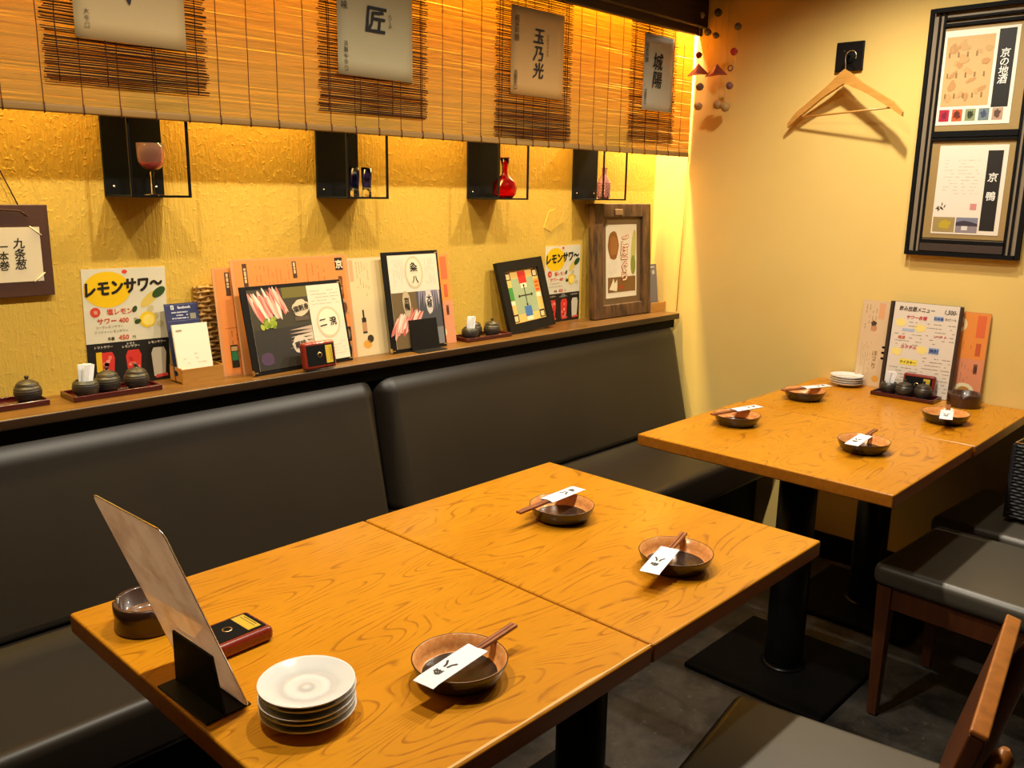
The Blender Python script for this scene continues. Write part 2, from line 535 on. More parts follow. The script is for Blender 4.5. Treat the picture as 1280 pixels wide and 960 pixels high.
# ------------------------------------------------------------------ the setting
X0, Y0, ZC = -5.4, -4.4, 2.45
struct('floor', MB().box(((X0 - 0.2) / 2, (Y0 + 0.2) / 2, -0.05), (-X0 + 0.4, -Y0 + 0.4, 0.10)), M['floor'])
struct('ceiling', MB().box(((X0 - 0.2) / 2, (Y0 + 0.2) / 2, ZC + 0.05), (-X0 + 0.4, -Y0 + 0.4, 0.10)), M['wall_dark'])
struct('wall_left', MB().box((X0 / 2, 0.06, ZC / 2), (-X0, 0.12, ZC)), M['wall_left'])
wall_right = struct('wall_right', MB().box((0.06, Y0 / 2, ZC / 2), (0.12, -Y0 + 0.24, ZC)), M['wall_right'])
struct('wall_rear', MB().box((X0 / 2, Y0 - 0.06, ZC / 2), (-X0, 0.12, ZC)), M['wall_dark'])
struct('wall_far', MB().box((X0 - 0.06, Y0 / 2, ZC / 2), (0.12, -Y0 + 0.24, ZC)), M['wall_dark'])
# dark timber beam that the blind hangs from
bm_ = MB(); bm_.rbox((X0 / 2, -0.197, 2.25), (-X0 - 0.01, 0.050, 0.395), 0.006); bm_.rbox((X0 / 2, -0.189, 2.040), (-X0 - 0.01, 0.022, 0.030), 0.004)
struct('trim_1', bm_, M['beam'], wn=True)
tag(MB().box((X0 / 2, -0.012, 0.04), (-X0, 0.024, 0.08)).build('baseboard_left', M['matteblack']), kind='structure')
tag(MB().box((-0.008, -2.55, 0.05), (0.016, 3.7, 0.10)).build('baseboard_right', M['matteblack']), kind='structure')
# a shallow patch of plaster that has chipped and been filled
pc = MB(); pc.prism([(-0.06, -0.03), (-0.02, -0.045), (0.03, -0.02), (0.055, -0.012), (0.02, 0.012), (0.0, 0.04), (-0.035, 0.03)], -0.002, 0.0)
chip = pc.build('plaster_patch', M['wall_left'], bpy.data.objects['wall_left'], (-0.66, 0.0, 1.30))

# ------------------------------------------------------------------ ledge and bench
lg = thing('wall_ledge', 'long narrow brown wooden ledge running along the plaster wall above the bench', 'ledge', (-1.7, 0, 0.878))
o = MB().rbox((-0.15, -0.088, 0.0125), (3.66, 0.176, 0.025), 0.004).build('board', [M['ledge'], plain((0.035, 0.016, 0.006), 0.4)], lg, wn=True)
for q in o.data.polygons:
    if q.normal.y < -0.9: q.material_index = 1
MB().box((-0.15, -0.075, -0.02), (3.66, 0.15, 0.038)).build('batten', M['matteblack'], lg)

SLOPE = (0.290 - 0.172) / (0.82 - 0.42)


def bench(name, label, xa, xb):
    t = thing(name, label, 'bench', ((xa + xb) / 2, -0.35, 0), group='banquette sections along the plaster wall')
    w = xb - xa

    def slant(v):
        z = v.z
        if v.y < 0.22:
            k = (0.82 - z) * SLOPE * min(1.0, max(0.0, (0.22 - v.y) / 0.05))
            return Vector((v.x, v.y - k, z))
        return v
    MB().rbox((0, 0.244, 0.626), (w - 0.006, 0.135, 0.452), 0.056, 8, fn=slant).build('backrest', M['leather'], t, wn=True)
    MB().rbox((0, -0.01, 0.365), (w - 0.004, 0.64, 0.13), 0.026, 4).build('seat', M['leather'], t, wn=True)
    MB().box((0, 0.03, 0.155), (w - 0.004, 0.54, 0.29)).build('base', M['matteblack'], t)
    MB().box((0, -0.19, 0.05), (w - 0.004, 0.02, 0.10)).build('kick_plate', M['black'], t)
    return t


bench('banquette', 'long dark brown leather banquette section behind the table with stacked white plates', -3.62, -1.643)
bench('banquette', 'dark brown leather banquette section with rounded end against the yellow end wall', -1.637, -0.012)


# ------------------------------------------------------------------ tables
def table(label, x, y, first=None):
    if first:
        t = copy_tree(first); t.location = (x, y, 0); t['label'] = label; return t
    t = thing('dining_table', label, 'table', (x, y, 0), group='square pedestal tables pushed together in pairs')
    w, d = 0.594, 0.735
    b = MB(); b.rbox((0, 0, 0.703), (w, d, 0.034), 0.0045, 3)
    o = b.build('tabletop', [M['table'], M['table_edge']], t, wn=True)
    for p in o.data.polygons:
        if p.normal.z < 0.3: p.material_index = 1
    MB().box((0, 0, 0.676), (0.34, 0.34, 0.018)).build('top_plate', M['blackmetal'], t)
    c = MB(); c.lathe([(0.0, 0.012), (0.056, 0.012), (0.056, 0.02), (0.054, 0.668), (0.0, 0.668)], 28); c.build('column', M['blackmetal'], t)
    MB().rbox((0, 0, 0.0085), (0.43, 0.43, 0.017), 0.006, 3).build('base_plate', M['matteblack'], t, wn=True)
    c = MB(); c.lathe([(0.056, 0.017), (0.066, 0.017), (0.066, 0.021), (0.056, 0.024)], 28); c.build('collar', M['blackmetal'], t)
    return t


TY = -0.806 - 0.3675
t1 = table('oak table with chipped front edge, carrying ashtray, plate stack and one bowl', -2.481, TY)
table('oak table carrying two chopstick bowls, joined to the table with the plate stack', -1.884, TY, t1)
table('oak table with two bowls standing nearer the bare bench in the corner pair', -0.900, TY, t1)
table('oak table pushed against the end wall under the tall black picture frame', -0.300, TY - 0.006, t1)
# paler worn strip where the varnish has chipped off the front edge of the first table
ch = MB()
pts = [(-0.297 + i * 0.0495, RND.uniform(0.002, 0.007)) for i in range(13)]
for (xa, wa), (xb, wb) in zip(pts, pts[1:]):
    ch.add([(xa, -0.3645, 0.7203), (xb, -0.3645, 0.7203), (xb, -0.3645 + wb, 0.7203), (xa, -0.3645 + wa, 0.7203)], [(0, 1, 2, 3)])
ch.build('worn_edge', plain((0.72, 0.42, 0.13), 0.6), t1)


# ------------------------------------------------------------------ chairs
def chair(label, loc, rz, first=None):
    if first:
        t = copy_tree(first); t.location = loc; t.rotation_euler = (0, 0, rz); t['label'] = label; return t
    t = thing('dining_chair', label, 'chair', loc, (0, 0, rz), group='wooden chairs with leather seats')
    w, d = 0.43, 0.42
    def dome(v):
        return Vector((v.x, v.y, v.z + (0.012 * (1 - (v.x / 0.215) ** 2) * (1 - (v.y / 0.21) ** 2) if v.z > 0.42 else 0)))
    b = MB(); b.rbox((0, 0, 0.414), (w, d, 0.062), 0.022, 4, fn=dome); b.build('seat', M['seat_leather'], t, wn=True)
    a = MB()
    a.box((0, d / 2 - 0.035, 0.352), (w - 0.07, 0.022, 0.062)); a.box((0, -d / 2 + 0.035, 0.352), (w - 0.07, 0.022, 0.062))
    a.box((-w / 2 + 0.03, 0, 0.352), (0.022, d - 0.08, 0.062)); a.box((w / 2 - 0.03, 0, 0.352), (0.022, d - 0.08, 0.062))
    a.build('apron', M['shadedwood'], t)
    for sx in (-1, 1):
        g = MB(); x, y = sx * (w / 2 - 0.03), d / 2 - 0.032
        vs = []
        for z, r in ((0.0, 0.012), (0.383, 0.019)):
            vs += [(x - r, y - r, z), (x + r, y - r, z), (x + r, y + r, z), (x - r, y + r, z)]
        g.add(vs, [(3, 2, 1, 0), (4, 5, 6, 7), (0, 1, 5, 4), (1, 2, 6, 5), (2, 3, 7, 6), (3, 0, 4, 7)])
        g.build('leg', M['shadedwood'], t)
    for sx in (-1, 1):
        g = MB(); x = sx * (w / 2 - 0.045)
        g.tube([(x, -0.235, 0.0), (x, -0.205, 0.22), (x, -0.20, 0.40), (x, -0.232, 0.56), (x, -0.262, 0.69), (x, -0.268, 0.716), (x, -0.269, 0.728)],
               [0.014, 0.017, 0.018, 0.017, 0.016, 0.013, 0.005], 10)
        g.build('leg', M['chairwood'], t)  # rear posts stay in the lighter wood, as their tops catch the light
    b = MB()
    Mx = Matrix.Translation((0, -0.238, 0.742)) @ Matrix.Rotation(math.radians(13), 4, 'X')
    b.rbox((0, 0, -0.13), (0.385, 0.021, 0.26), 0.003, 2, M_=Mx)
    b.build('backrest', M['shadedwood'], t, wn=True)  # unlit faces of the back: shade painted in by the darker wood
    b = MB(); b.rbox((0, 0, 0.004), (0.387, 0.023, 0.009), 0.003, 2, M_=Mx); b.build('top_rail', M['chairwood'], t, wn=True)  # lighter copy of the wood paints the lit top edge
    return t


c1 = chair('wooden chair at the table with stacked plates, seen from its slim back rail', (-1.965, -1.722, 0), math.radians(8.5))
chair('wooden chair with shiny grey brown seat half under the corner pair of tables', (-0.775, -1.655, 0.005), math.radians(-3), c1)
chair('wooden chair by the end wall with a black basket standing on its seat', (-0.285, -1.64, 0.0), math.radians(-4), c1)

# ------------------------------------------------------------------ black basket on the last chair
bk = thing('woven_basket', 'black woven basket with thin pale metal rim standing on the chair by the wall', 'basket', (-0.225, -1.698, 0.4585), (0, 0, math.radians(-4)))
wv = MB()
W2, D2, H2 = 0.29, 0.19, 0.23
for k in range(23):
    z = 0.006 + k * 0.010
    for i in range(4):
        L = W2 if i % 2 == 0 else D2; off = (D2 if i % 2 == 0 else W2) / 2
        n = 14; row = []
        for j in range(n + 1):
            u = -L / 2 + L * j / n; q = off + (0.003 if (j + k) % 2 else -0.001)
            row.append((u, -q, z))
        wv.tube(row, 0.0045, 4, smooth=False, M_=Matrix.Rotation(i * PI / 2, 4, 'Z'))
o = wv.build('weave', M['blackrattan'], bk); o['kind'] = 'stuff'
MB().box((0, 0, 0.004), (W2 - 0.004, D2 - 0.004, 0.008)).build('bottom', M['blackrattan'], bk)
MB().tube([(-W2 / 2, -D2 / 2, H2 + 0.004), (W2 / 2, -D2 / 2, H2 + 0.004), (W2 / 2, D2 / 2, H2 + 0.004), (-W2 / 2, D2 / 2, H2 + 0.004), (-W2 / 2, -D2 / 2, H2 + 0.004)], 0.003, 6).build('rim', M['steel'], bk)
for sx in (-1, 1):
    for sy in (-1, 1):
        MB().box((sx * W2 / 2, sy * D2 / 2, H2 / 2), (0.012, 0.012, H2)).build('corner_post', M['blackrattan'], bk)

# ------------------------------------------------------------------ bamboo blind
BY = -0.164
bl = thing('bamboo_blind', 'wide straw coloured bamboo blind lit from behind above the wall ledge', 'blind', (-1.53, BY, 1.555))
rd = MB()
XA, XB = -3.05, -0.008
nseg = 26
z = 1.572; k = 0
while z < 2.06:
    hgt = RND.uniform(0.0030, 0.0044); ph = RND.uniform(0, 6); am = RND.uniform(0.0001, 0.0007)
    vs = []
    for j in range(nseg + 1):
        x = XA + (XB - XA) * j / nseg
        dz = am * math.sin(ph + x * 9) + RND.uniform(-0.00025, 0.00025)
        yy = RND.uniform(-0.0006, 0.0006)
        vs += [(x + 1.53, -0.0014 + yy, z + dz - 1.555), (x + 1.53, -0.0014 + yy, z + dz + hgt - 1.555), (x + 1.53, 0.0014 + yy, z + dz + hgt - 1.555), (x + 1.53, 0.0014 + yy, z + dz - 1.555)]
    fs = []
    for j in range(nseg):
        a = j * 4
        fs += [(a, a + 4, a + 5, a + 1), (a + 1, a + 5, a + 6, a + 2), (a + 2, a + 6, a + 7, a + 3), (a + 3, a + 7, a + 4, a)]
    rd.add(vs, fs, 0, False)
    z += hgt - 0.0002 + RND.choice((0.0, 0.0, 0.0, 0.0002, 0.0002, 0.0005)); k += 1
o = rd.build('reeds', M['reed'], bl); o['kind'] = 'stuff'
MB().rbox(((XA + XB) / 2 + 1.53, 0, 0.008), (XB - XA, 0.010, 0.018), 0.004).build('bottom_bar', m_reed('straw_bar', (0.30, 0.165, 0.045), (0.42, 0.24, 0.07), 0.1, (3, 60, 60)), bl, wn=True)
cm = MB(); cm.tube([(0.0004 * math.sin(i * 2.1), -0.0022, -0.004 + i * 0.0426) for i in range(13)], 0.0011, 5)
cm.tube([(0, -0.0066, -0.003), (0, -0.0072, 0.008), (0, -0.0062, 0.019)], 0.0016, 5)
cord0 = cm.build('cord', M['cord'], bl, (-2.60 + 1.53, 0, 0))
for i in range(-5, 32):
    if i == 0: continue
    x = -2.60 + i * 0.0812
    if x > XB - 0.01: break
    c = cord0.copy(); COL.objects.link(c); c.location = (x + 1.53, 0, 0)
MB().tube([(XB + 1.53, -0.002, 0.0), (XB + 1.529, 0.004, -0.3), (XB + 1.528, 0.012, -0.648)], 0.0022, 6).build('pull_cord', M['reed'], bl)


# ------------------------------------------------------------------ dark reed mats with calligraphy sheets
def reed_mat(label, xa, xb, z0, z1, seed):
    rr = random.Random(seed)
    t = thing('reed_mat', label, 'mat', ((xa + xb) / 2, BY - 0.0075, z0), group='dark reed mats pinned on the blind')
    w = xb - xa; mb = MB(); z = 0.002
    while z < z1 - z0:
        dense = z < 0.09
        th = rr.uniform(0.0022, 0.0040)
        l = w / 2 + rr.uniform(-0.007, 0.006); r_ = w / 2 + rr.uniform(-0.007, 0.006)
        dz0, dz1 = rr.uniform(-0.0018, 0.0018), rr.uniform(-0.0018, 0.0018)
        mid = rr.uniform(-0.0016, 0.0016)
        mb.tube([(-l, 0, z + dz0), (0, rr.uniform(-0.001, 0.001), z + mid), (r_, 0, z + dz1)], [th * 0.42, th * 0.52, th * 0.42], 4, smooth=False)
        z += th + (rr.uniform(0.0004, 0.0024) if dense else rr.uniform(0.0018, 0.0038))
    o = mb.build('reeds', M['darkreed'], t); o['kind'] = 'stuff'
    for u in (-0.43, -0.15, 0.15, 0.43):
        MB().tube([(u * w + 0.001 * math.sin(i * 1.7), -0.0028, 0.002 + i * (z1 - z0 - 0.004) / 10) for i in range(11)], 0.0012, 5).build('cord', M['darkcord'], t)
    return t


reed_mat('dark reed mat behind the sheet with only 大辛口 small print showing', -2.510, -2.145, 1.615, 2.03, 1)
reed_mat('dark reed mat behind the grey sheet with the single large 匠 character', -1.825, -1.449, 1.607, 2.03, 2)
reed_mat('dark reed mat behind the brownish 玉乃光 calligraphy sheet', -1.160, -0.786, 1.574, 2.035, 3)
reed_mat('dark reed mat behind the 城陽 calligraphy sheet by the end wall', -0.447, -0.142, 1.597, 2.04, 4)


def sheet(label, xa, xb, z0, z1, tilt, m):
    t = thing('calligraphy_sheet', label, 'sheet', ((xa + xb) / 2, BY - 0.0125, (z0 + z1) / 2), (0, tilt, 0), 'calligraphy sheets pinned on the reed mats')
    w, h = xb - xa, z1 - z0
    mb = MB(); n = 8
    vs = []
    for j in range(n + 1):
        v = -h / 2 + h * j / n
        for i in range(n + 1):
            u = -w / 2 + w * i / n
            bow = -0.0010 * math.sin(PI * i / n)
            vs.append((u, bow, v))
    mb.add(vs, [(j * (n + 1) + i, j * (n + 1) + i + 1, (j + 1) * (n + 1) + i + 1, (j + 1) * (n + 1) + i) for j in range(n) for i in range(n)], 0, True)
    o = mb.build('paper', m, t)
    sm = o.modifiers.new('thickness', 'SOLIDIFY'); sm.thickness = 0.0005; sm.offset = 1
    return t


GREY_PAPER = plain((0.52, 0.45, 0.27), 0.7); BROWN_PAPER = plain((0.60, 0.35, 0.12), 0.7)
SY = -0.0042
s1 = sheet('cream calligraphy sheet with small 大辛口 writing on the mat over the red goblet', -2.446, -2.196, 1.712, 2.02, 0.0, plain((0.66, 0.49, 0.24), 0.7))
text('大辛口', 0.015, '#3a2c18', s1, -0.099, -0.112, SY, vert=True, space=1.25)
text('淡', 0.13, '#17171d', s1, 0.0, 0.012, SY, bold=0.014)
Print(SY).poly([(-0.018, -0.048), (-0.004, -0.074), (0.008, -0.044)], '#17171d', 0).build('brush_stroke', s1)
s2 = sheet('grey calligraphy sheet with one large black 匠 character', -1.768, -1.508, 1.706, 2.02, 0.0, GREY_PAPER)
text('匠', 0.088, '#121218', s2, -0.002, -0.004, SY, bold=0.020, shear=0.12)
text('たくみ', 0.016, '#3a3320', s2, 0.048, -0.002, SY, vert=True)
text('吟味', 0.026, '#4a4330', s2, -0.107, 0.030, SY, bold=0.01, vert=True)
text('淡麗中辛口', 0.017, '#3a3320', s2, -0.105, -0.108, SY, vert=True, space=1.25)
s3 = sheet('brownish calligraphy sheet reading 玉乃光 on a dark mat', -1.098, -0.838, 1.712, 1.985, 0.0, BROWN_PAPER)
text('玉乃光', 0.060, '#15131c', s3, 0.000, 0.0, SY, vert=True, bold=0.020, shear=0.15, space=1.2)
text('純米吟醸', 0.026, '#5b4422', s3, -0.105, 0.068, SY, vert=True, bold=0.01)
text('淡麗辛口', 0.020, '#5b4422', s3, -0.109, -0.090, SY, vert=True, bold=0.01)
text('たまのひかり', 0.013, '#5b4422', s3, 0.046, 0.03, SY, vert=True, space=1.2)
s4 = sheet('pale grey calligraphy sheet reading 城陽 nearest the end wall', -0.370, -0.170, 1.718, 1.995, 0.0, plain((0.50, 0.46, 0.36), 0.7))
text('城陽', 0.076, '#191921', s4, -0.010, 0.010, SY, vert=True, bold=0.014, shear=0.12, space=1.15)
text('純米吟醸', 0.024, '#5a5340', s4, -0.084, 0.07, SY, vert=True, bold=0.01)
text('淡麗辛口', 0.019, '#5a5340', s4, -0.084, -0.09, SY, vert=True, bold=0.01)


# ------------------------------------------------------------------ wall display boxes and their glassware
def wall_box(label, x, first=None):
    if first:
        t = copy_tree(first); t.location = (x, 0, 1.376); t['label'] = label; return t
    t = thing('wall_display_box', label, 'display box', (x, 0, 1.376), group='black display boxes on the plaster wall')
    w, d, h, b = 0.147, 0.153, 0.27, 0.0055
    MB().box((0, -0.004, h / 2), (w, 0.008, h)).build('back_panel', M['matteblack'], t)
    MB().box((0, -d / 2, 0.002), (w, d - 0.004, 0.004)).build('bottom_plate', M['matteblack'], t)
    MB().box((0, -d / 2, h - 0.002), (w, d - 0.004, 0.004)).build('top_plate', M['matteblack'], t)
    for sx in (-1, 1):
        MB().box((sx * (w / 2 - b / 2), -d + b / 2, h / 2), (b, b, h)).build('front_post', M['blackmetal'], t)
    MB().box((0, -d + b / 2, b / 2), (w - 2 * b, b, b)).build('front_rail', M['blackmetal'], t)
    MB().box((0, -d + b / 2, h - b / 2), (w - 2 * b, b, b)).build('front_rail', M['blackmetal'], t)
    for sx in (-1, 1):
        MB().lathe([(0.0, 0.0), (0.0032, 0.0), (0.0028, 0.0015), (0.0, 0.002)], 10, M_=Matrix.Translation((sx * 0.053, -0.008, 0.024)) @ Matrix.Rotation(PI / 2, 4, 'X')).build('screw', M['steel'], t)
    return t


wb = wall_box('black wall box holding the red stemmed goblet', -2.2665)
wall_box('black wall box holding two small blue glasses', -1.656, wb)
wall_box('black wall box holding the red vase', -1.048, wb)
wall_box('black wall box holding the cut glass carafe beside the end wall', -0.486, wb)
ZB = 1.3805
g = thing('goblet', 'small stemmed goblet with red tinted bowl and clear stem in a wall box', 'glass', (-2.2575, -0.085, ZB))
MB().lathe([(0.0, 0.058), (0.012, 0.059), (0.024, 0.067), (0.0300, 0.080), (0.0315, 0.097), (0.0320, 0.123), (0.0310, 0.123), (0.0305, 0.097), (0.0288, 0.081), (0.023, 0.069), (0.012, 0.062), (0.0, 0.061)], 28).build('bowl', M['glass_pink'], g)
MB().lathe([(0.0, 0.003), (0.006, 0.004), (0.0042, 0.012), (0.0040, 0.045), (0.006, 0.056), (0.0, 0.058)], 16).build('stem', M['glass_clear'], g)
MB().lathe([(0.0, 0.0), (0.023, 0.0), (0.023, 0.0012), (0.006, 0.0035), (0.0, 0.0035)], 24).build('foot', M['glass_clear'], g)
MB().lathe([(0.0, 0.0620), (0.011, 0.0630), (0.0215, 0.0695), (0.0270, 0.078), (0.018, 0.0765), (0.0, 0.075)], 24).build('red_base', M['ruby'], g)


def shot(label, x, y):
    t = thing('shot_glass', label, 'glass', (x, y, ZB), group='blue shot glasses')
    MB().lathe([(0.0, 0.026), (0.013, 0.026), (0.0150, 0.05), (0.0162, 0.085), (0.0148, 0.085), (0.0135, 0.05), (0.0118, 0.031), (0.0, 0.031)], 20).build('cup', M['glass_blue'], t)
    MB().lathe([(0.0, 0.0), (0.013, 0.0), (0.0135, 0.012), (0.0130, 0.0255), (0.0, 0.0255)], 20, flute=0.05, nf=8).build('foot', M['glass_clear'], t)
    return t


shot('tall blue shot glass standing against the black back panel of its box', -1.642, -0.068)
shot('tall blue shot glass standing against the open yellow side of its box', -1.618, -0.095)
v = thing('bottle_vase', 'shiny red bottle vase with round belly and flared neck in a wall box', 'vase', (-1.022, -0.085, ZB))
MB().lathe([(0.0, 0.0), (0.026, 0.0), (0.038, 0.012), (0.0425, 0.032), (0.039, 0.052), (0.024, 0.068), (0.0115, 0.079), (0.0095, 0.092), (0.0105, 0.108), (0.018, 0.134),
            (0.0162, 0.134), (0.0085, 0.108), (0.0075, 0.092), (0.0095, 0.080), (0.022, 0.066), (0.0365, 0.051), (0.040, 0.032), (0.036, 0.014), (0.025, 0.003), (0.0, 0.003)], 32).build('body', M['glass_red'], v)
MB().lathe([(0.0165, 0.1335), (0.0186, 0.1335), (0.0186, 0.1355), (0.0165, 0.1355)], 24).build('lip', M['glass_red'], v)
v = thing('cut_glass_carafe', 'rose tinted carafe with diamond cut pattern in the box by the corner', 'carafe', (-0.462, -0.080, ZB))
cb = MB(); prof = [(0.0, 0.0), (0.020, 0.0), (0.0235, 0.010), (0.0245, 0.030), (0.0245, 0.058), (0.021, 0.074), (0.0125, 0.086), (0.0095, 0.094), (0.011, 0.112), (0.0128, 0.118)]
cb.lathe(prof, 24); cb.build('body', M['rose'], v)
dm = MB()
for zz in range(9):
    for a in range(12):
        an = 2 * PI * (a + 0.5 * (zz % 2)) / 12; z_ = 0.010 + zz * 0.0062
        e = Vector((math.cos(an), math.sin(an), 0)); s_ = Vector((-math.sin(an), math.cos(an), 0)); r_ = 0.0242
        p = e * r_ + Vector((0, 0, z_))
        dm.add([p + s_ * 0.006, p + Vector((0, 0, 0.006)), p - s_ * 0.006, p - Vector((0, 0, 0.006)), p + e * 0.0028], [(0, 1, 4), (1, 2, 4), (2, 3, 4), (3, 0, 4)])
o = dm.build('cut_facets', M['rose'], v); o['kind'] = 'stuff'

# ------------------------------------------------------------------ plaque at the wall
pq = thing('wall_plaque', 'dark brown hanging plaque with cream paper reading 九条葱 一本巻', 'plaque', (-2.655, -0.004, 1.147))
MB().rbox((0, -0.006, 0.105), (0.350, 0.012, 0.210), 0.002).build('board', plain((0.075, 0.030, 0.018), 0.5), pq, wn=True)
MB().box((0.0, -0.0128, 0.097), (0.305, 0.0012, 0.124)).build('paper', plain((0.74, 0.63, 0.42), 0.65), pq)
text('九条葱', 0.029, '#1c1710', pq, 0.106, 0.099, -0.0140, vert=True, bold=0.02, shear=0.12, space=1.1)
text('一本巻', 0.026, '#1c1710', pq, 0.071, 0.090, -0.0140, vert=True, bold=0.02, shear=0.12, space=1.1)
Print(-0.0139).rect(0.036, 0.050, 0.054, 0.072, '#b06a4a').build('seal', pq)
for sx in (-1, 1):
    for sz in (-1, 1):
        MB().tube([(sx * 0.132, -0.0142, 0.097 + sz * 0.064), (sx * 0.156, -0.0142, 0.097 + sz * 0.043)], 0.0011, 5).build('corner_thread', M['cream'], pq)
MB().tube([(0.115, -0.010, 0.205), (0.085, -0.006, 0.285), (0.0, -0.004, 0.36), (-0.085, -0.006, 0.285), (-0.115, -0.010, 0.205)], 0.0016, 6).build('hanging_cord', M['darkcord'], pq)
MB().tube([(-0.05, -0.0135, 0.196), (0.0, -0.0145, 0.194), (0.06, -0.0135, 0.200), (0.115, -0.0135, 0.196), (0.13, -0.0135, 0.184)], 0.0012, 5).build('knotted_cord', M['darkcord'], pq)


# ------------------------------------------------------------------ lemon sour posters (flat prints on the wall)
def lemon_poster(label, x, tilt):
    t = thing('drink_poster', label, 'poster', (x, -0.001, 0.9035), (0, tilt, 0), 'lemon sour posters on the plaster wall')
    w, h = 0.210, 0.297
    MB().box((0, -0.0006, h / 2), (w, 0.0012, h)).build('paper', plain((0.74, 0.68, 0.50), 0.45), t)
    p = Print(-0.0015)
    p.ell(-0.045, 0.245, 0.058, 0.045, '#f2c400', 0, n=28)
    p.rect(-w / 2, 0, w / 2, 0.112, '#17130f', 0)
    p.ell(0.085, 0.232, 0.020, 0.011, '#2c4a18', 1, 0.6)
    p.ell(0.060, 0.216, 0.030, 0.012, '#dcbf5a', 0, 0.7)
    p.ell(0.052, 0.163, 0.022, 0.021, '#efc61c', 1, n=22); p.ell(0.054, 0.162, 0.016, 0.015, '#f6dc6c', 2, n=22)
    p.ell(0.020, 0.192, 0.006, 0.009, '#2c4a18', 1, -0.5); p.ell(0.026, 0.160, 0.009, 0.006, '#2c4a18', 3, 0.3)
    p.ell(0.0, 0.288, 0.007, 0.005, '#e0442c', 1)
    for k in range(3): p.ell(0.085 - k * 0.012, 0.15 + 0.02 * k, 0.010, 0.008, '#c9bb8c', 0, 0.4 * k)
    p.ell(-0.078, 0.190, 0.0125, 0.0125, '#d2452a', 1, n=22)
    for gx, col, yel in ((-0.058, '#d8352a', True), (0.010, '#d8352a', False), (0.076, '#cfc4ad', False)):
        p.poly([(gx - 0.015, 0.012), (gx + 0.015, 0.012), (gx + 0.020, 0.074), (gx + 0.014, 0.088), (gx - 0.014, 0.088), (gx - 0.020, 0.074)], col, 1)
        for k in range(7):
            if col != '#cfc4ad': p.ell(gx + RND.uniform(-0.011, 0.011), RND.uniform(0.02, 0.078), 0.006, 0.005, RND.choice(('#ef7560', '#f09a80', '#b8221c')), 2, RND.uniform(0, 3), 8)
        if yel: p.rect(gx - 0.026, 0.040, gx - 0.012, 0.090, '#e8b81c', 3)
        p.poly([(gx - 0.012, 0.008), (gx + 0.022, 0.010), (gx + 0.020, 0.018), (gx - 0.010, 0.016)], '#d8483c', 4)
    p.build('print', t)
    text('レモンサワ〜', 0.047, '#1a120b', t, -0.002, 0.250, -0.0028, bold=0.045, shear=0.12, sx=0.82, rot=0.06)
    text('塩レモン', 0.019, '#cf3a24', t, -0.018, 0.190, -0.0028, bold=0.018)
    text('サワー 400', 0.019, '#cf3a24', t, -0.036, 0.167, -0.0028, bold=0.018)
    text('円', 0.011, '#3a2a18', t, 0.020, 0.166, -0.0032)
    text('コーラレモンサワー', 0.0088, '#3a2a18', t, -0.046, 0.152, -0.0028)
    text('ジンジャーレモンサワー', 0.0088, '#3a2a18', t, -0.042, 0.140, -0.0028)
    text('各種', 0.010, '#3a2a18', t, -0.044, 0.122, -0.0028, bold=0.02)
    text('450', 0.020, '#cf3a24', t, -0.012, 0.123, -0.0028, bold=0.015)
    text('円', 0.011, '#3a2a18', t, 0.014, 0.121, -0.0028)
    text('塩', 0.011, '#f0dcb4', t, -0.078, 0.190, -0.0030)
    text('トマトサワー', 0.0092, '#e9dfca', t, -0.064, 0.102, -0.0030, bold=0.012)
    text('トマト\nレモンサワー', 0.0090, '#e9dfca', t, 0.004, 0.102, -0.0030, bold=0.012)
    text('レモンサワー', 0.0092, '#e9dfca', t, 0.073, 0.103, -0.0030, bold=0.012)
    return t


lemon_poster('lemon sour drink poster behind the tray with white toothpicks and two lidded pots', -2.312, 0.012)
lemon_poster('lemon sour drink poster between the black game board frame and the rustic frame', -0.600, -0.01)


# ------------------------------------------------------------------ condiment trays
def pot(label, loc, lid=True, rz=0.0):
    t = thing('condiment_pot', label, 'pot', loc, (0, 0, rz), 'dark clay condiment pots')
    MB().lathe([(0.0, 0.0), (0.020, 0.0), (0.0275, 0.008), (0.0305, 0.020), (0.0285, 0.031), (0.0235, 0.0375), (0.0205, 0.0375), (0.024, 0.030), (0.026, 0.020), (0.022, 0.008), (0.0, 0.006)], 26).build('pot', M['clay'], t)
    if lid:
        l = MB().lathe([(0.0245, 0.0372), (0.0248, 0.0395), (0.019, 0.045), (0.010, 0.049), (0.004, 0.050), (0.0038, 0.053), (0.0052, 0.056), (0.0040, 0.0595), (0.0, 0.0605)], 26)
        l.build('lid', M['clay'], t)
    return t


def tray(label, loc, rz):
    t = thing('condiment_tray', label, 'tray', loc, (0, 0, rz), 'dark red lacquer condiment trays')
    MB().rbox((0, 0, 0.003), (0.205, 0.085, 0.006), 0.002).build('base', M['lacquer'], t, wn=True)
    for (x, y, sx, sy) in ((0, -0.0425, 0.212, 0.006), (0, 0.0425, 0.212, 0.006), (-0.103, 0, 0.006, 0.08), (0.103, 0, 0.006, 0.08)):
        MB().rbox((x, y, 0.007), (sx, sy, 0.014), 0.0022).build('rim', M['lacquer'], t, wn=True)
    return t


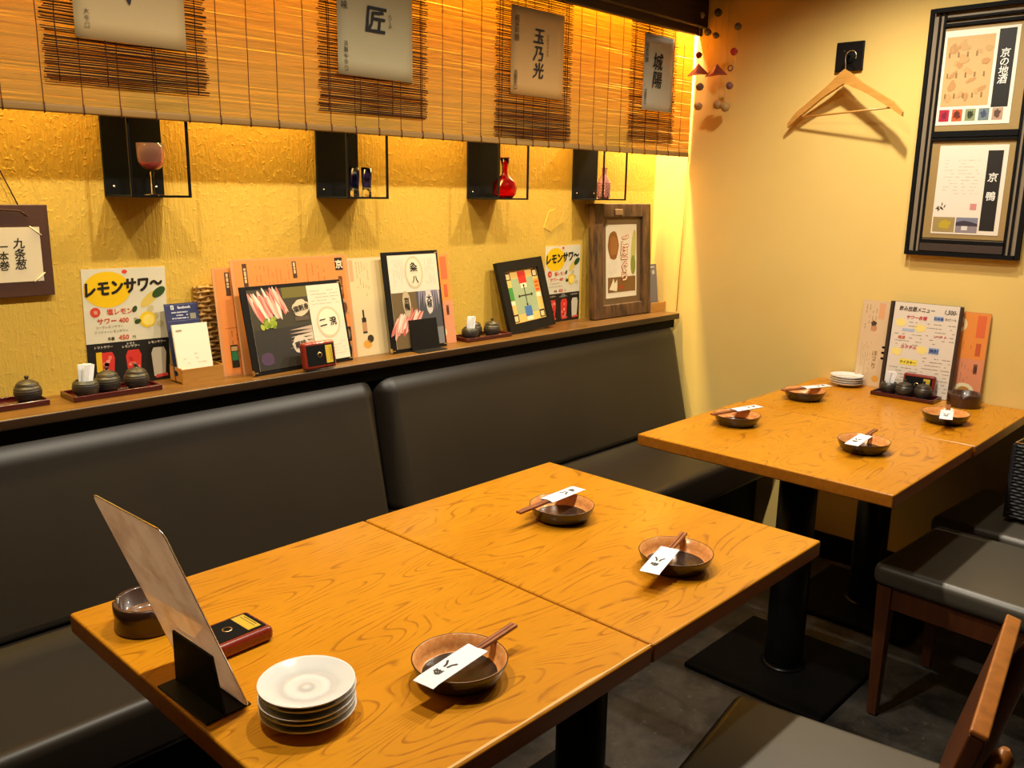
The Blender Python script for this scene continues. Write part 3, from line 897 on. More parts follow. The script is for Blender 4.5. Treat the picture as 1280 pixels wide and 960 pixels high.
def toothpicks(label, loc, rz=0.0):
    t = thing('toothpick_bundle', label, 'toothpicks', loc, (0, 0, rz), 'paper wrapped toothpicks in open pots')
    for k in range(11):
        rr = random.Random(k + 5)
        a = k * 2.4; r_ = 0.011 * math.sqrt((k + 0.5) / 11)
        bx, by = r_ * math.cos(a), r_ * math.sin(a)
        tilt = Matrix.Translation((bx, by, 0.0)) @ Matrix.Rotation(rr.uniform(-0.10, 0.16) + 0.07, 4, 'Y') @ Matrix.Rotation(rr.uniform(-0.12, 0.12), 4, 'X') @ Matrix.Rotation(rr.uniform(-0.5, 0.5), 4, 'Z')
        MB().box((0, 0, 0.037), (0.0095, 0.0026, 0.066), M_=tilt).build('wrapped_toothpick', M['paper'], t)
    return t


ZL = 0.903


def set_on_tray(loc, rz, where, empties=(0,), present=(0, 1, 2), spread=0.052, offs=None):
    tr = tray('dark red lacquer tray with pots ' + where, loc, rz)
    c, s_ = math.cos(rz), math.sin(rz)
    out = []
    for i in present:
        dx, dy = (offs or {}).get(i, ((i - 1) * spread, 0.0))
        x, y = loc[0] + dx * c - dy * s_, loc[1] + dx * s_ + dy * c
        z_ = loc[2] + 0.0065
        if i in empties:
            pot('open dark pot holding white toothpicks ' + where, (x, y, z_), False)
            toothpicks('white paper wrapped toothpicks standing in the pot ' + where, (x, y, z_ + 0.0062), rz)
        else:
            pot(('lidded dark clay pot in the middle ' if i == 1 else 'lidded dark clay pot at the tray end ') + where, (x, y, z_), True, rz * 0.5 + i)
    return tr


set_on_tray((-2.390, -0.074, ZL), 0.0, 'under the lemon poster', offs={0: (-0.066, -0.010), 1: (-0.006, 0.010), 2: (0.062, 0.002)})
set_on_tray((-2.648, -0.052, ZL), 0.0, 'below the hanging plaque', empties=(), present=(2,), offs={2: (0.075, 0.002)})
set_on_tray((-1.122, -0.080, ZL), 0.0, 'beside the game board frame', offs={0: (-0.066, -0.011), 1: (-0.014, 0.026), 2: (0.044, -0.006)})
set_on_tray((-0.118, -1.178, 0.7205), ENDW, 'in front of the handwritten menu', offs={0: (-0.062, 0.008), 1: (-0.003, -0.010), 2: (0.056, 0.004)})

# ------------------------------------------------------------------ card holders
hb = thing('card_holder', 'amber wooden card tray with a round hole, holding blue and white cards', 'card holder', (-2.163, -0.060, ZL))
b = MB()
b.box((0, 0.030, 0.022), (0.115, 0.003, 0.044)); b.box((0, -0.036, 0.019), (0.115, 0.003, 0.038)); b.box((0, 0, 0.0015), (0.115, 0.066, 0.003)); b.box((0.056, -0.003, 0.020), (0.003, 0.063, 0.040))
b.build('tray', M['holderwood'], hb)
sd = MB(); n = 20
hole = [(0.0 + 0.011 * math.cos(2 * PI * k / n), 0.023 + 0.008 * math.sin(2 * PI * k / n)) for k in range(n)]
outr = []
for k in range(n):
    a = 2 * PI * k / n; c, s_ = math.cos(a), math.sin(a); q = max(abs(c) / 0.0315, abs(s_) / 0.020)
    outr.append((c / q, 0.020 + s_ / q))
vs = [(0, -0.003 + u, v_) for u, v_ in hole] + [(0, -0.003 + u, v_) for u, v_ in outr] + [(0.003, -0.003 + u, v_) for u, v_ in hole] + [(0.003, -0.003 + u, v_) for u, v_ in outr]
fs = []
for k in range(n):
    j = (k + 1) % n
    fs += [(k, n + k, n + j, j), (2 * n + k, 2 * n + j, 3 * n + j, 3 * n + k), (k, j, 2 * n + j, 2 * n + k), (n + k, 3 * n + k, 3 * n + j, n + j)]
sd.add([(v_[0] - 0.0575, v_[1], v_[2]) for v_ in vs], fs); sd.build('side_panel', M['holderwood'], hb)


def card_pack(label, loc, w, h, d, m, lean, group=None, rz=0.0):
    t = thing('card_pack', label, 'cards', loc, (-lean, 0, rz), group)
    MB().box((0, d / 2, h / 2), (w, d, h)).build('cards', m, t)
    return t


cp = card_pack('dark blue social page card standing behind white cards in the tray', (-2.176, -0.062, ZL + 0.0045), 0.092, 0.200, 0.003, plain((0.030, 0.035, 0.11), 0.4), 0.20)
p = Print()
p.rect(-0.043, 0.154, 0.043, 0.1545, '#8d91b8', 1); p.rect(-0.043, 0.196, 0.043, 0.1965, '#8d91b8', 1)
p.rect(-0.030, 0.184, -0.022, 0.195, '#dfe2f0', 1)
p.rect(0.020, 0.157, 0.036, 0.172, '#8a8672', 1)
p.dash_rows(-0.030, 0.157, 0.015, 0.180, 3, '#a9acc8', 1, 0.45)
p.build('print', cp)
text('facebook', 0.011, '#e6e8f4', cp, 0.006, 0.189, -0.0010, bold=0.02)
text('f', 0.014, '#1d2450', cp, -0.026, 0.189, -0.0012, bold=0.03)
cp = card_pack('white comment cards standing in the amber tray', (-2.172, -0.084, ZL + 0.0045), 0.096, 0.148, 0.006, plain((0.80, 0.74, 0.62), 0.6), 0.20)
p = Print(); p.dash_rows(-0.030, 0.04, 0.034, 0.075, 3, '#b9ab8c', 0, 0.12, 0.5); p.rect(-0.04, 0.13, -0.024, 0.134, '#9c8f74', 0); p.build('print', cp)

hb2 = thing('card_holder', 'small plain brown wooden card block beside the rustic frame', 'card holder', (-0.060, -0.080, ZL))
MB().rbox((0, -0.010, 0.021), (0.110, 0.004, 0.042), 0.001).build('front_panel', M['holderwood'], hb2, wn=True)
b = MB(); b.box((0, 0.008, 0.002), (0.110, 0.032, 0.004)); b.box((0, 0.022, 0.021), (0.110, 0.004, 0.042)); b.build('tray', M['holderwood'], hb2)
cp = card_pack('dark grey card leaning in the small block beside the rustic frame', (-0.082, -0.076, ZL + 0.005), 0.092, 0.200, 0.004, plain((0.13, 0.12, 0.13), 0.4), 0.12)
p = Print(); p.rect(-0.03, 0.185, 0.03, 0.190, '#b9b6ae', 0); p.ell(0.02, 0.165, 0.011, 0.010, '#a8a49a', 0); p.dash_rows(-0.038, 0.158, 0.005, 0.182, 3, '#a8a49a', 0, 0.4); p.build('print', cp)

# ------------------------------------------------------------------ woven bamboo holder behind the menus
wb_ = thing('bamboo_basket', 'upright split bamboo basket behind the orange menus and card tray', 'basket', (-2.065, -0.010, ZL))
for k in range(6):
    x = -0.055 + k * 0.022
    MB().tube([(x, -0.010, 0.0), (x, -0.011, 0.12), (x, -0.010, 0.252 if k in (2, 3) else 0.243)], 0.0042, 6).build('upright', M['rattan'], wb_)
wk = MB()
for k in range(20):
    z_ = 0.008 + k * 0.012
    row = [(-0.066 + 0.132 * j / 12, -0.013 - (0.006 if (j // 2 + k) % 2 else -0.001), z_ + 0.002 * math.sin(j + k)) for j in range(13)]
    wk.tube(row, 0.0042, 5)
    wk.tube([(-0.066, -0.012, z_), (-0.066, 0.004, z_)], 0.0042, 5); wk.tube([(0.066, -0.012, z_), (0.066, 0.004, z_)], 0.0042, 5)
o = wk.build('weave', M['rattan'], wb_); o['kind'] = 'stuff'
MB().box((0, 0.005, 0.12), (0.13, 0.004, 0.24)).build('back', M['rattan'], wb_)
pp = MB(); pp.prism([(0.022 + 0.030 * math.cos(2 * PI * k / 24), 0.125 + 0.055 * math.sin(2 * PI * k / 24)) for k in range(24)], -0.0255, -0.0205)
o = pp.build('green_patch', plain((0.07, 0.09, 0.045), 0.5), wb_)


# ------------------------------------------------------------------ orange folding menus
def fold_menu(label, loc, rz, lean, panels, zig=0.012):
    """panels: (width, colour, height) one after another, hinged in a shallow zigzag"""
    t = thing('folding_menu', label, 'menu', loc, (-lean, 0, rz), 'printed folding menus')
    x = 0.0; y = 0.0; out = []
    for i, (w, col, h) in enumerate(panels):
        dy = zig if i % 2 == 0 else -zig
        a = math.asin(max(-1, min(1, dy / w)))
        o = MB().box((w / 2, 0.0008, h / 2), (w, 0.0016, h)).build('panel', plain(col, 0.4, coat=0.2), t, (x, y, 0), (0, 0, a))
        out.append(o); x += w * math.cos(a); y += dy
    return t, out


def orange_print(o, w, h, seed, big=False):
    p = Print(-0.0004)
    p.rect(w * 0.03, 0.004, w * 0.97, h - 0.004, '#e58a42', 0)
    p.rect(0.02, h * 0.44, w * 0.97, h * 0.445, '#b95c26', 1)
    for (u, v0, v1) in ((0.035, h - 0.075, h - 0.012), (w * 0.50, h - 0.060, h - 0.012)):
        p.rect(u, v0, u + 0.014, v1, '#4a2c14', 1)
        p.dash_cols(u + 0.003, v0 + 0.003, u + 0.011, v1 - 0.003, 1, '#d9b98a', 2, 0.8, 0.9)
    p.dash_cols(0.07, h * 0.50, w * 0.48, h - 0.02, 9, '#c8763a', 1, 0.25, 0.6)
    p.dash_cols(w * 0.60, h * 0.62, w * 0.80, h - 0.02, 4, '#c8763a', 1, 0.25, 0.6)
    p.dash_cols(0.03, 0.03, w * 0.80, h * 0.42, 14, '#c06d34', 1, 0.25, 0.6)
    if big:
        p.rect(w - 0.045, h - 0.045, w - 0.018, h - 0.008, '#1d130c', 1)
        p.rect(w - 0.088, h - 0.090, w - 0.048, h - 0.070, '#c98a58', 1); p.ell(w - 0.068, h - 0.078, 0.017, 0.006, '#7d2c18', 2)
        p.poly([(w - 0.088, h - 0.112), (w - 0.046, h - 0.118), (w - 0.046, h - 0.108), (w - 0.080, h - 0.100)], '#d6532c', 2)
        for k, v in enumerate((0.155, 0.075, 0.028)):
            p.rect(w - 0.038, v - 0.022, w - 0.014, v + 0.022, ('#c58c58', '#2a1a10', '#b07a4c')[k], 1)
            p.ell(w - 0.026, v, 0.008, 0.016, ('#6a3a1c', '#94724c', '#3a2412')[k], 2)
    p.build('print', o)


def cream_print(o, w, h):
    p = Print(-0.0004)
    p.rect(0.002, 0.002, w - 0.002, h - 0.002, '#dcc596', 0)
    p.rect(0.004, h - 0.070, 0.018, h - 0.006, '#e2a274', 1)
    p.dash_cols(0.026, h - 0.13, 0.075, h - 0.012, 5, '#b79a66', 1, 0.22, 0.6)
    p.rect(0.030, 0.070, 0.046, 0.118, '#2b2014', 1); p.rect(0.035, 0.112, 0.041, 0.142, '#2b2014', 1); p.rect(0.0305, 0.076, 0.0455, 0.104, '#c08a5c', 2)
    p.ell(0.055, 0.052, 0.012, 0.012, '#3a2a18', 1); p.ell(0.042, 0.036, 0.016, 0.013, '#d89a3a', 1)
    p.build('print', o)


def pink_print(o, w, h, label='梅酒'):
    p = Print(-0.0004)
    p.rect(0.002, h * 0.48, w - 0.002, h - 0.002, '#e98f3c', 0); p.rect(0.002, 0.002, w - 0.002, h * 0.48, '#dd8e66', 0)
    p.rect(w - 0.040, h - 0.085, w - 0.012, h - 0.010, '#e06a3a', 1); p.rect(w - 0.034, h * 0.52, w - 0.018, h * 0.66, '#c65a30', 1)
    p.rect(w - 0.032, h * 0.32, w - 0.020, h * 0.43, '#7d4a30', 1)
    p.dash_cols(w * 0.35, h * 0.58, w * 0.7, h - 0.10, 4, '#c46a30', 1, 0.2, 0.5)
    p.dash_cols(w * 0.40, h * 0.20, w * 0.78, h * 0.44, 5, '#b06a48', 1, 0.2, 0.5)
    p.ell(w * 0.30, h - 0.045, 0.030, 0.028, '#f0cf9a', 1); p.ell(w * 0.30, h - 0.045, 0.018, 0.016, '#c8803a', 2)
    p.ell(w * 0.62, 0.040, 0.032, 0.024, '#f0dfb4', 1); p.ell(w * 0.62, 0.038, 0.020, 0.014, '#b5802e', 2)
    p.build('print', o)


OR = (0.66, 0.30, 0.115)
fm, pn = fold_menu('large orange folding menu with cream bottle page, standing behind the black framed menus', (-2.045, -0.094, ZL), 0.0, 0.155,
                   ((0.385, OR, 0.312), (0.220, (0.62, 0.50, 0.29), 0.300), (0.190, (0.66, 0.30, 0.14), 0.300)), 0.004)
orange_print(pn[0], 0.385, 0.312, 1, True); cream_print(pn[1], 0.220, 0.300); pink_print(pn[2], 0.190, 0.300)
text('京', 0.030, '#f0dcc0', pn[0], 0.3535, 0.285, -0.0014, bold=0.03)
text('鴨専門料理', 0.018, '#5a2f16', pn[0], 0.3535, 0.216, -0.0014, vert=True, bold=0.01)
text('梅酒', 0.013, '#5a2f1c', pn[2], 0.164, 0.112, -0.0014, vert=True, bold=0.02)
fm, pn = fold_menu('narrow orange menu whose edge shows beside the card tray', (-2.096, -0.080, ZL), 0.0, 0.13, ((0.30, OR, 0.290),), 0.0)
orange_print(pn[0], 0.30, 0.290, 2)
p = Print(-0.0008); p.rect(0.028, 0.020, 0.050, 0.082, '#2a2216', 1); p.rect(0.030, 0.040, 0.048, 0.064, '#2f7a4c', 2); p.rect(0.030, 0.066, 0.048, 0.078, '#c9a06a', 2); p.build('print', pn[0])


# ------------------------------------------------------------------ black edged menus
def meat(p, u, v, su, sv, layer, rot):
    cols = ('#d58a7c', '#e9c4b2', '#c9685c', '#e0a090', '#c0584e', '#f0d6c6')
    for k in range(22):
        a = (k - 10.5) / 11
        p.ell(u + a * su * 0.62, v + RND.uniform(-0.10, 0.10) * sv + 0.12 * sv * a, su * RND.uniform(0.05, 0.10), sv * RND.uniform(0.38, 0.58), cols[k % 6], layer + k * 0.12, rot + RND.uniform(-0.22, 0.22), 14, 0.06)


def menu_folder(label, loc, rz, lean, w, h, roll=0.0, group='black edged menu folders'):
    t = thing('menu_folder', label, 'menu', loc, (-lean, roll, rz), group)
    MB().rbox((0, 0.0025, h / 2), (w, 0.005, h), 0.0015).build('cover', M['black'], t, wn=True)
    MB().box((0.006, -0.0006, h / 2), (w - 0.030, 0.0012, h - 0.022)).build('page', plain((0.74, 0.66, 0.52), 0.35), t)
    c = MB()
    for sx, sz in ((-1, 0), (1, 0), (1, 1)):
        x = sx * (w / 2 - 0.007); z_ = 0.002 if sz == 0 else h - 0.002
        c.box((x, 0.0025, z_ + (0.006 if sz == 0 else -0.006)), (0.014, 0.0078, 0.003)); c.box((x + sx * 0.006, 0.0025, z_ + (0.007 if sz == 0 else -0.007)), (0.003, 0.0078, 0.014))
    c.build('corner_guards', M['brass'], t)
    return t


mf = menu_folder('landscape black edged menu with raw meat photo behind the call button', (-1.868, -0.128, ZL + 0.001), math.radians(4), 0.22, 0.345, 0.243, 0.0)
p = Print(-0.0014); w, h = 0.345, 0.243
u0, u1, v0, v1 = -w / 2 + 0.021, w / 2 - 0.009, 0.011, h - 0.011; um = u0 + (u1 - u0) * 0.62; vm = v0 + (v1 - v0) * 0.5
p.rect(u0, v0, um, vm, '#2a2622', 0); p.rect(u0, vm, um, v1, '#3a3424', 0)
meat(p, u0 + 0.062, vm + 0.066, 0.075, 0.085, 1, 0.35)
for k in range(16): p.ell(u0 + 0.050 + RND.uniform(-0.022, 0.022), vm + 0.014 + RND.uniform(-0.01, 0.014), 0.009, 0.006, RND.choice(('#8a9a22', '#6c8418', '#a4b03a')), 5 + k * 0.1, RND.uniform(0, 3), 10)
p.rect(u0 + 0.110, v1 - 0.030, um, v1, '#6b6226', 1)
p.ell(um - 0.030, vm + 0.050, 0.030, 0.022, '#cdbb9c', 4, 0.2, wob=0.1)
p.rect(um - 0.055, vm + 0.014, um - 0.006, vm + 0.026, '#57483a', 4)
for k in range(8): p.poly([(um - 0.002, vm - 0.002 - k * 0.010), (um - 0.075 + RND.uniform(-0.02, 0.02), vm - 0.010 - k * 0.010), (um - 0.002, vm - 0.012 - k * 0.010)], RND.choice(('#b7a08f', '#8d7d80', '#c9b9a4')), 2)
p.ell(um - 0.050, vm - 0.052, 0.028, 0.024, '#cbbcab', 4, 0.2, wob=0.1)
p.ell(u0 + 0.030, v0 + 0.030, 0.022, 0.018, '#4a3350', 2, wob=0.15)
cu_, cv_ = (um + u1) / 2, (v0 + v1) / 2
p.ell(cu_, cv_, 0.043, 0.046, '#cdbb9c', 1, n=30); p.ell(cu_, cv_, 0.036, 0.039, '#e6dac0', 2, n=30)
p.dash_rows(um + 0.010, v1 - 0.060, u1 - 0.008, v1 - 0.012, 5, '#b3a488', 1, 0.15); p.dash_rows(um + 0.030, v0 + 0.012, u1 - 0.006, v0 + 0.055, 5, '#b3a488', 1, 0.15)
p.build('print', mf)
text('二', 0.032, '#1a140e', mf, cu_ - 0.020, cv_, -0.0030, bold=0.022, rot=0.1)
text('溌', 0.030, '#1a140e', mf, cu_ + 0.016, cv_ + 0.002, -0.0030, bold=0.022, rot=0.1)
text('塩刺身', 0.021, '#1d1812', mf, um - 0.030, vm + 0.050, -0.0034, bold=0.03, rot=0.15)
text('薬味', 0.023, '#1d1812', mf, um - 0.050, vm - 0.052, -0.0034, bold=0.03, rot=0.15)

mf2 = menu_folder('upright black edged menu with meat photo held by a black stand on the ledge', (-1.437, -0.122, ZL + 0.001), math.radians(0.5), 0.16, 0.232, 0.314)
p = Print(-0.0014); w, h = 0.232, 0.314
u0, u1, v0, v1 = -w / 2 + 0.021, w / 2 - 0.009, 0.011, h - 0.011; vm = v0 + (v1 - v0) * 0.60; um = u0 + 0.10
p.rect(u0, v0, um, vm, '#6a5636', 0); p.rect(um, v0, u1, vm, '#47474c', 0); p.rect(um + 0.03, v0, u1, v0 + 0.055, '#77777a', 1)
meat(p, u0 + 0.050, v0 + 0.078, 0.085, 0.075, 1, -0.5)
for k in range(9): p.poly([(um + 0.010 + k * 0.010, vm), (um + 0.006 + k * 0.011, vm - RND.uniform(0.03, 0.075)), (um + 0.019 + k * 0.010, vm)], RND.choice(('#a99bb0', '#8b8196', '#c5b8bf')), 1)
p.ell(um + 0.052, vm - 0.034, 0.016, 0.040, '#cfc4bc', 3, wob=0.08); p.ell(u0 + 0.058, vm - 0.036, 0.017, 0.042, '#bda684', 4, wob=0.08)
p.ell(0.006, vm + 0.060, 0.038, 0.052, '#cbb998', 1, n=30); p.ell(0.006, vm + 0.060, 0.031, 0.045, '#e0d3b6', 2, n=30)
p.dash_cols(u0 + 0.014, vm + 0.020, u0 + 0.060, v1 - 0.014, 6, '#b3a488', 1, 0.15); p.dash_cols(u1 - 0.055, vm + 0.015, u1 - 0.012, v1 - 0.014, 6, '#b3a488', 1, 0.15)
p.build('print', mf2)
text('粂', 0.036, '#17120d', mf2, 0.006, vm + 0.078, -0.0030, bold=0.022)
text('八', 0.030, '#17120d', mf2, 0.008, vm + 0.038, -0.0030, bold=0.022)
text('京鴨', 0.026, '#17120d', mf2, u0 + 0.058, vm - 0.036, -0.0034, vert=True, bold=0.02)
text('大根', 0.026, '#17120d', mf2, um + 0.052, vm - 0.034, -0.0034, vert=True, bold=0.02)


def menu_stand(label, loc, rot, w=0.112, h=0.105):
    t = thing('menu_stand', label, 'stand', loc, rot, 'black plastic menu stands')
    MB().box((0, 0, h / 2 + 0.002), (w, 0.003, h), M_=Matrix.Rotation(-0.20, 4, 'X')).build('front_plate', M['black'], t)
    MB().rbox((0, -0.014, 0.0015), (w, 0.044, 0.003), 0.001).build('foot', M['black'], t, wn=True)
    return t


menu_stand('black plastic stand holding the upright menu on the ledge', (-1.420, -0.131, ZL), (0, 0, 0), 0.115, 0.098)


def call_button(label, loc, rot):
    t = thing('call_button', label, 'call button', loc, rot, 'red and black call buttons')
    MB().rbox((0, 0, 0.012), (0.108, 0.078, 0.024), 0.0085, 4).build('case', M['redplastic'], t, wn=True)
    MB().rbox((0, 0, 0.0232), (0.092, 0.058, 0.004), 0.001).build('face', M['matteblack'], t, wn=True)
    MB().box((0.028, 0, 0.0256), (0.022, 0.050, 0.0006)).build('label_strip', plain((0.62, 0.42, 0.04), 0.4), t)
    MB().lathe([(0.0062, 0.0), (0.0080, 0.0), (0.0080, 0.0006), (0.0062, 0.0006)], 18, (-0.004, 0.0, 0.0253)).build('button_ring', M['brass'], t)
    o = MB().box((0.036, 0, 0.026), (0.0012, 0.034, 0.0003)); o.box((0.031, 0, 0.026), (0.0008, 0.040, 0.0003)); o.build('print', ink('#3a2c0a'), t)
    return t


call_button('dark red call button lying flat on the table behind the leaning laminated menu', (-2.643, -1.080, 0.7205), (0, 0, math.radians(2)))
call_button('dark red call button propped upright on the ledge before the landscape menu', (-1.852, -0.152, ZL + 0.0395), (math.radians(80), 0, math.radians(2)))
call_button('dark red call button standing behind the pots on the corner table', (-0.066, -1.205, 0.7205 + 0.0395), (math.radians(80), 0, ENDW))

# ------------------------------------------------------------------ game board frame and rustic frame on the ledge
pf = thing('picture_frame', 'black framed colourful square board chart leaning on the ledge', 'picture frame', (-0.868, -0.082, ZL + 0.001), (-0.26, math.radians(-3), math.radians(4)))
w, h = 0.262, 0.262
rect_frame(MB(), w, h, 0.036, 0.016).build('frame', M['black'], pf)
MB().box((0, -0.004, h / 2), (w - 0.06, 0.006, h - 0.06)).build('backing', plain((0.40, 0.42, 0.30), 0.4), pf)
p = Print(-0.0078); a, b_ = w / 2 - 0.036, h / 2 - 0.036; cz = h / 2
p.rect(-a, cz - b_, a, cz + b_, '#e0b463', 0); p.rect(-a + 0.032, cz - b_ + 0.030, a - 0.032, cz + b_ - 0.030, '#97a784', 1)
p.rect(-0.020, cz + 0.045, 0.024, cz + b_ - 0.006, '#c9281c', 2); p.rect(-0.014, cz + 0.028, 0.020, cz + 0.045, '#e9d9b8', 2)
p.rect(-a + 0.002, cz - 0.012, -a + 0.032, cz + 0.036, '#3a8d3a', 2); p.rect(-a + 0.004, cz - 0.030, -a + 0.030, cz - 0.014, '#e9d9b8', 2)
p.rect(-0.018, cz - b_ + 0.018, 0.022, cz - 0.040, '#3f6fae', 2); p.rect(-0.016, cz - b_ + 0.003, 0.020, cz - b_ + 0.017, '#e9d9b8', 2)
p.rect(a - 0.032, cz + 0.004, a - 0.002, cz + 0.052, '#e08a34', 2); p.rect(a - 0.030, cz - 0.015, a - 0.003, cz + 0.003, '#ecd9b4', 2)
for k in range(3): p.rect(a - 0.028, cz + 0.010 + k * 0.014, a - 0.008, cz + 0.016 + k * 0.014, '#c8421c', 3)
for sx in (-1, 1):
    for sz in (-1, 1):
        x, z_ = sx * (a - 0.018), cz + sz * (b_ - 0.018)
        p.rect(x - 0.015, z_ - 0.014, x + 0.015, z_ + 0.014, '#2c2416', 3); p.rect(x - 0.010, z_ - 0.011, x + 0.010, z_ + 0.008, '#dfc48a', 4)
p.rect(-0.034, cz - 0.002, 0.038, cz + 0.002, '#1f1c18', 3); p.rect(0.0, cz - 0.034, 0.004, cz + 0.036, '#1f1c18', 3)
for x, z_ in ((-0.034, cz), (0.038, cz), (0.002, cz - 0.034), (0.002, cz + 0.036)): p.ell(x, z_, 0.005, 0.005, '#1f1c18', 4, n=10)
p.build('print', pf)

rf = thing('picture_frame', 'large rustic dark wooden frame around a brush lettered print on the ledge', 'picture frame', (-0.302, -0.052, ZL), (-0.055, 0, math.radians(-1)))
w, h, th, d = 0.372, 0.458, 0.054, 0.036
for x in (-1, 1):
    MB().rbox((x * (w / 2 - th / 2), -d / 2, h / 2), (th, d, h), 0.004).build('stile', M['rustic'], rf, wn=True)
for z_ in (th / 2, h - th / 2):
    MB().rbox((0, -d / 2, z_), (w - 2 * th, d - 0.004, th), 0.004).build('rail', M['rustic'], rf, wn=True)
MB().box((0, -0.018, h / 2), (w - 2 * th, 0.004, h - 2 * th)).build('backing', plain((0.17, 0.095, 0.035), 0.6), rf)
MB().box((0.002, -0.0208, h / 2 - 0.002), (0.204, 0.0012, 0.296)).build('paper', plain((0.76, 0.68, 0.50), 0.5), rf)
MB().rbox((-0.035, -d - 0.001, h - 0.034), (0.050, 0.005, 0.024), 0.002).build('carved_block', plain((0.26, 0.15, 0.06), 0.6), rf, wn=True)
p = Print(-0.0216); cz = h / 2
p.ell(-0.052, cz + 0.062, 0.036, 0.056, '#8a5420', 1, wob=0.06); p.ell(-0.050, cz + 0.064, 0.024, 0.040, '#a0662c', 2, wob=0.1)
p.ell(0.082, cz + 0.040, 0.016, 0.085, '#b9b560', 1, -0.1); p.ell(0.080, cz - 0.02, 0.016, 0.040, '#7d8a30', 2)
p.rect(-0.088, cz - 0.128, 0.096, cz - 0.066, '#7b5526', 1)
p.poly([(-0.080, cz - 0.115), (-0.062, cz - 0.088), (-0.052, cz - 0.070), (-0.044, cz - 0.092), (-0.028, cz - 0.075), (-0.026, cz - 0.105), (-0.030, cz - 0.124)], '#e6d9b2', 2)
p.ell(0.0, cz - 0.108, 0.009, 0.009, '#b8331c', 3); p.dash_cols(-0.085, cz - 0.06, -0.03, cz + 0.0, 5, '#bfb088', 1, 0.12)
p.build('print', rf)
text('ごぼーぐら', 0.058, '#b4512e', rf, 0.022, cz + 0.010, -0.0228, vert=True, bold=0.085, space=0.80, shear=0.05)
text('ごぼーぐら', 0.058, '#ead9b6', rf, 0.022, cz + 0.010, -0.0234, vert=True, bold=0.022, space=0.80, shear=0.05)

# ------------------------------------------------------------------ end wall: hook, hanger, tall frame, mobile
hk = thing('wall_hook', 'square black hook plate on the yellow end wall', 'hook', (-0.0005, -0.8155, 1.845), (0, 0, ENDW))
MB().rbox((0, -0.006, 0.050), (0.099, 0.012, 0.100), 0.002).build('plate', M['black'], hk, wn=True)
MB().lathe([(0.0, 0.0), (0.021, 0.0), (0.020, 0.004), (0.0, 0.004)], 24, M_=Matrix.Translation((0.004, -0.012, 0.046)) @ Matrix.Rotation(PI / 2, 4, 'X')).build('rosette', M['matteblack'], hk)
MB().tube([(0.004, -0.014, 0.050), (0.004, -0.045, 0.050), (0.004, -0.060, 0.052), (0.004, -0.066, 0.062)], 0.0028, 8).build('peg', M['blackmetal'], hk)

hg = thing('coat_hanger', 'pale wooden coat hanger on the square black hook plate', 'coat hanger', (-0.062, -0.829, 1.795), (0, math.radians(-2.2), ENDW + math.radians(-9)))
up_, lo_ = [], []
for i in range(25):
    q = -1 + 2 * i / 24; x = q * 0.226; a = abs(q)
    zc = 0.006 - 0.108 * (a ** 1.15) + 0.010 * math.cos(PI * a) + 0.010 * math.exp(-(x / 0.03) ** 2) - 0.012 * max(0, a - 0.85) / 0.15
    hw = 0.013 + 0.011 * math.exp(-(x / 0.05) ** 2) - 0.006 * max(0, a - 0.88) / 0.12
    up_.append((x, zc + hw)); lo_.append((x, zc - hw))
MB().prism(lo_ + up_[::-1], -0.007, 0.007).build('shoulders', M['hangerwood'], hg)
MB().tube([(-0.200, 0, -0.098), (0.200, 0, -0.098)], 0.0035, 8).build('trouser_bar', M['hangerwood'], hg)
hp = [(0.0, 0, 0.035), (0.0, 0, 0.070)] + [(0.0 + 0.019 - 0.021 * math.cos(a_ * 0.45) if a_ else -0.002, 0, 0.090 + 0.021 * math.sin(a_ * 0.45)) for a_ in range(0, 9)]
MB().tube(hp, 0.0016, 8).build('hook', M['steel'], hg)

tf = thing('wall_frame', 'tall black lattice frame with two mounted sheets on the end wall', 'picture frame', (-0.001, -1.2665, 1.210), (0, 0, ENDW))
w, h = 0.362, 0.808
MB().box((0, -0.006, h / 2), (w - 0.01, 0.012, h - 0.01)).build('backing', M['fabric_dark'], tf)
for x in (-1, 1):
    MB().box((x * (w / 2 - 0.006), -0.012, h / 2), (0.012, 0.024, h)).build('outer_stile', M['matteblack'], tf)
    MB().box((x * (w / 2 - 0.031), -0.009, h / 2), (0.007, 0.018, h - 0.03)).build('lattice_bar', M['matteblack'], tf)
    MB().box((x * (w / 2 - 0.048), -0.009, h / 2), (0.008, 0.018, h - 0.03)).build('lattice_bar', M['matteblack'], tf)
for z_, t_ in ((0.007, 0.014), (h - 0.007, 0.014)):
    MB().box((0, -0.014, z_), (w - 0.028, 0.028, t_)).build('outer_rail', M['matteblack'], tf)
for z_, t_ in ((0.050, 0.010), (0.030, 0.026), (0.405, 0.018), (0.388, 0.008), (h - 0.036, 0.008), (h - 0.056, 0.010)):
    MB().box((0, -0.012, z_), (w - 0.100, 0.022, t_)).build('lattice_rail', M['matteblack'] if t_ != 0.026 else plain((0.05, 0.032, 0.025), 0.5), tf)
for (zc, hh) in ((0.222, 0.322), (0.580, 0.330)):
    MB().box((0.0, -0.0135, zc), (w - 0.105, 0.003, hh)).build('mount', M['fabric_tan'], tf)
MB().box((-0.014, -0.0158, 0.584), (0.226, 0.0012, 0.300)).build('paper', plain((0.82, 0.78, 0.66), 0.5), tf)
MB().box((0.004, -0.0158, 0.222), (0.212, 0.0012, 0.292)).build('paper', plain((0.80, 0.72, 0.60), 0.5), tf)
p = Print(-0.0168)
p.rect(-0.119, 0.494, 0.028, 0.714, '#c9a66e', 0)
for k in range(26): p.ell(RND.uniform(-0.104, 0.014), RND.uniform(0.515, 0.700), RND.uniform(0.006, 0.018), RND.uniform(0.006, 0.014), RND.choice(('#c49a62', '#c29a62', '#b98a54')), 1 + k * 0.15, RND.uniform(0, 3), 12, 0.2)
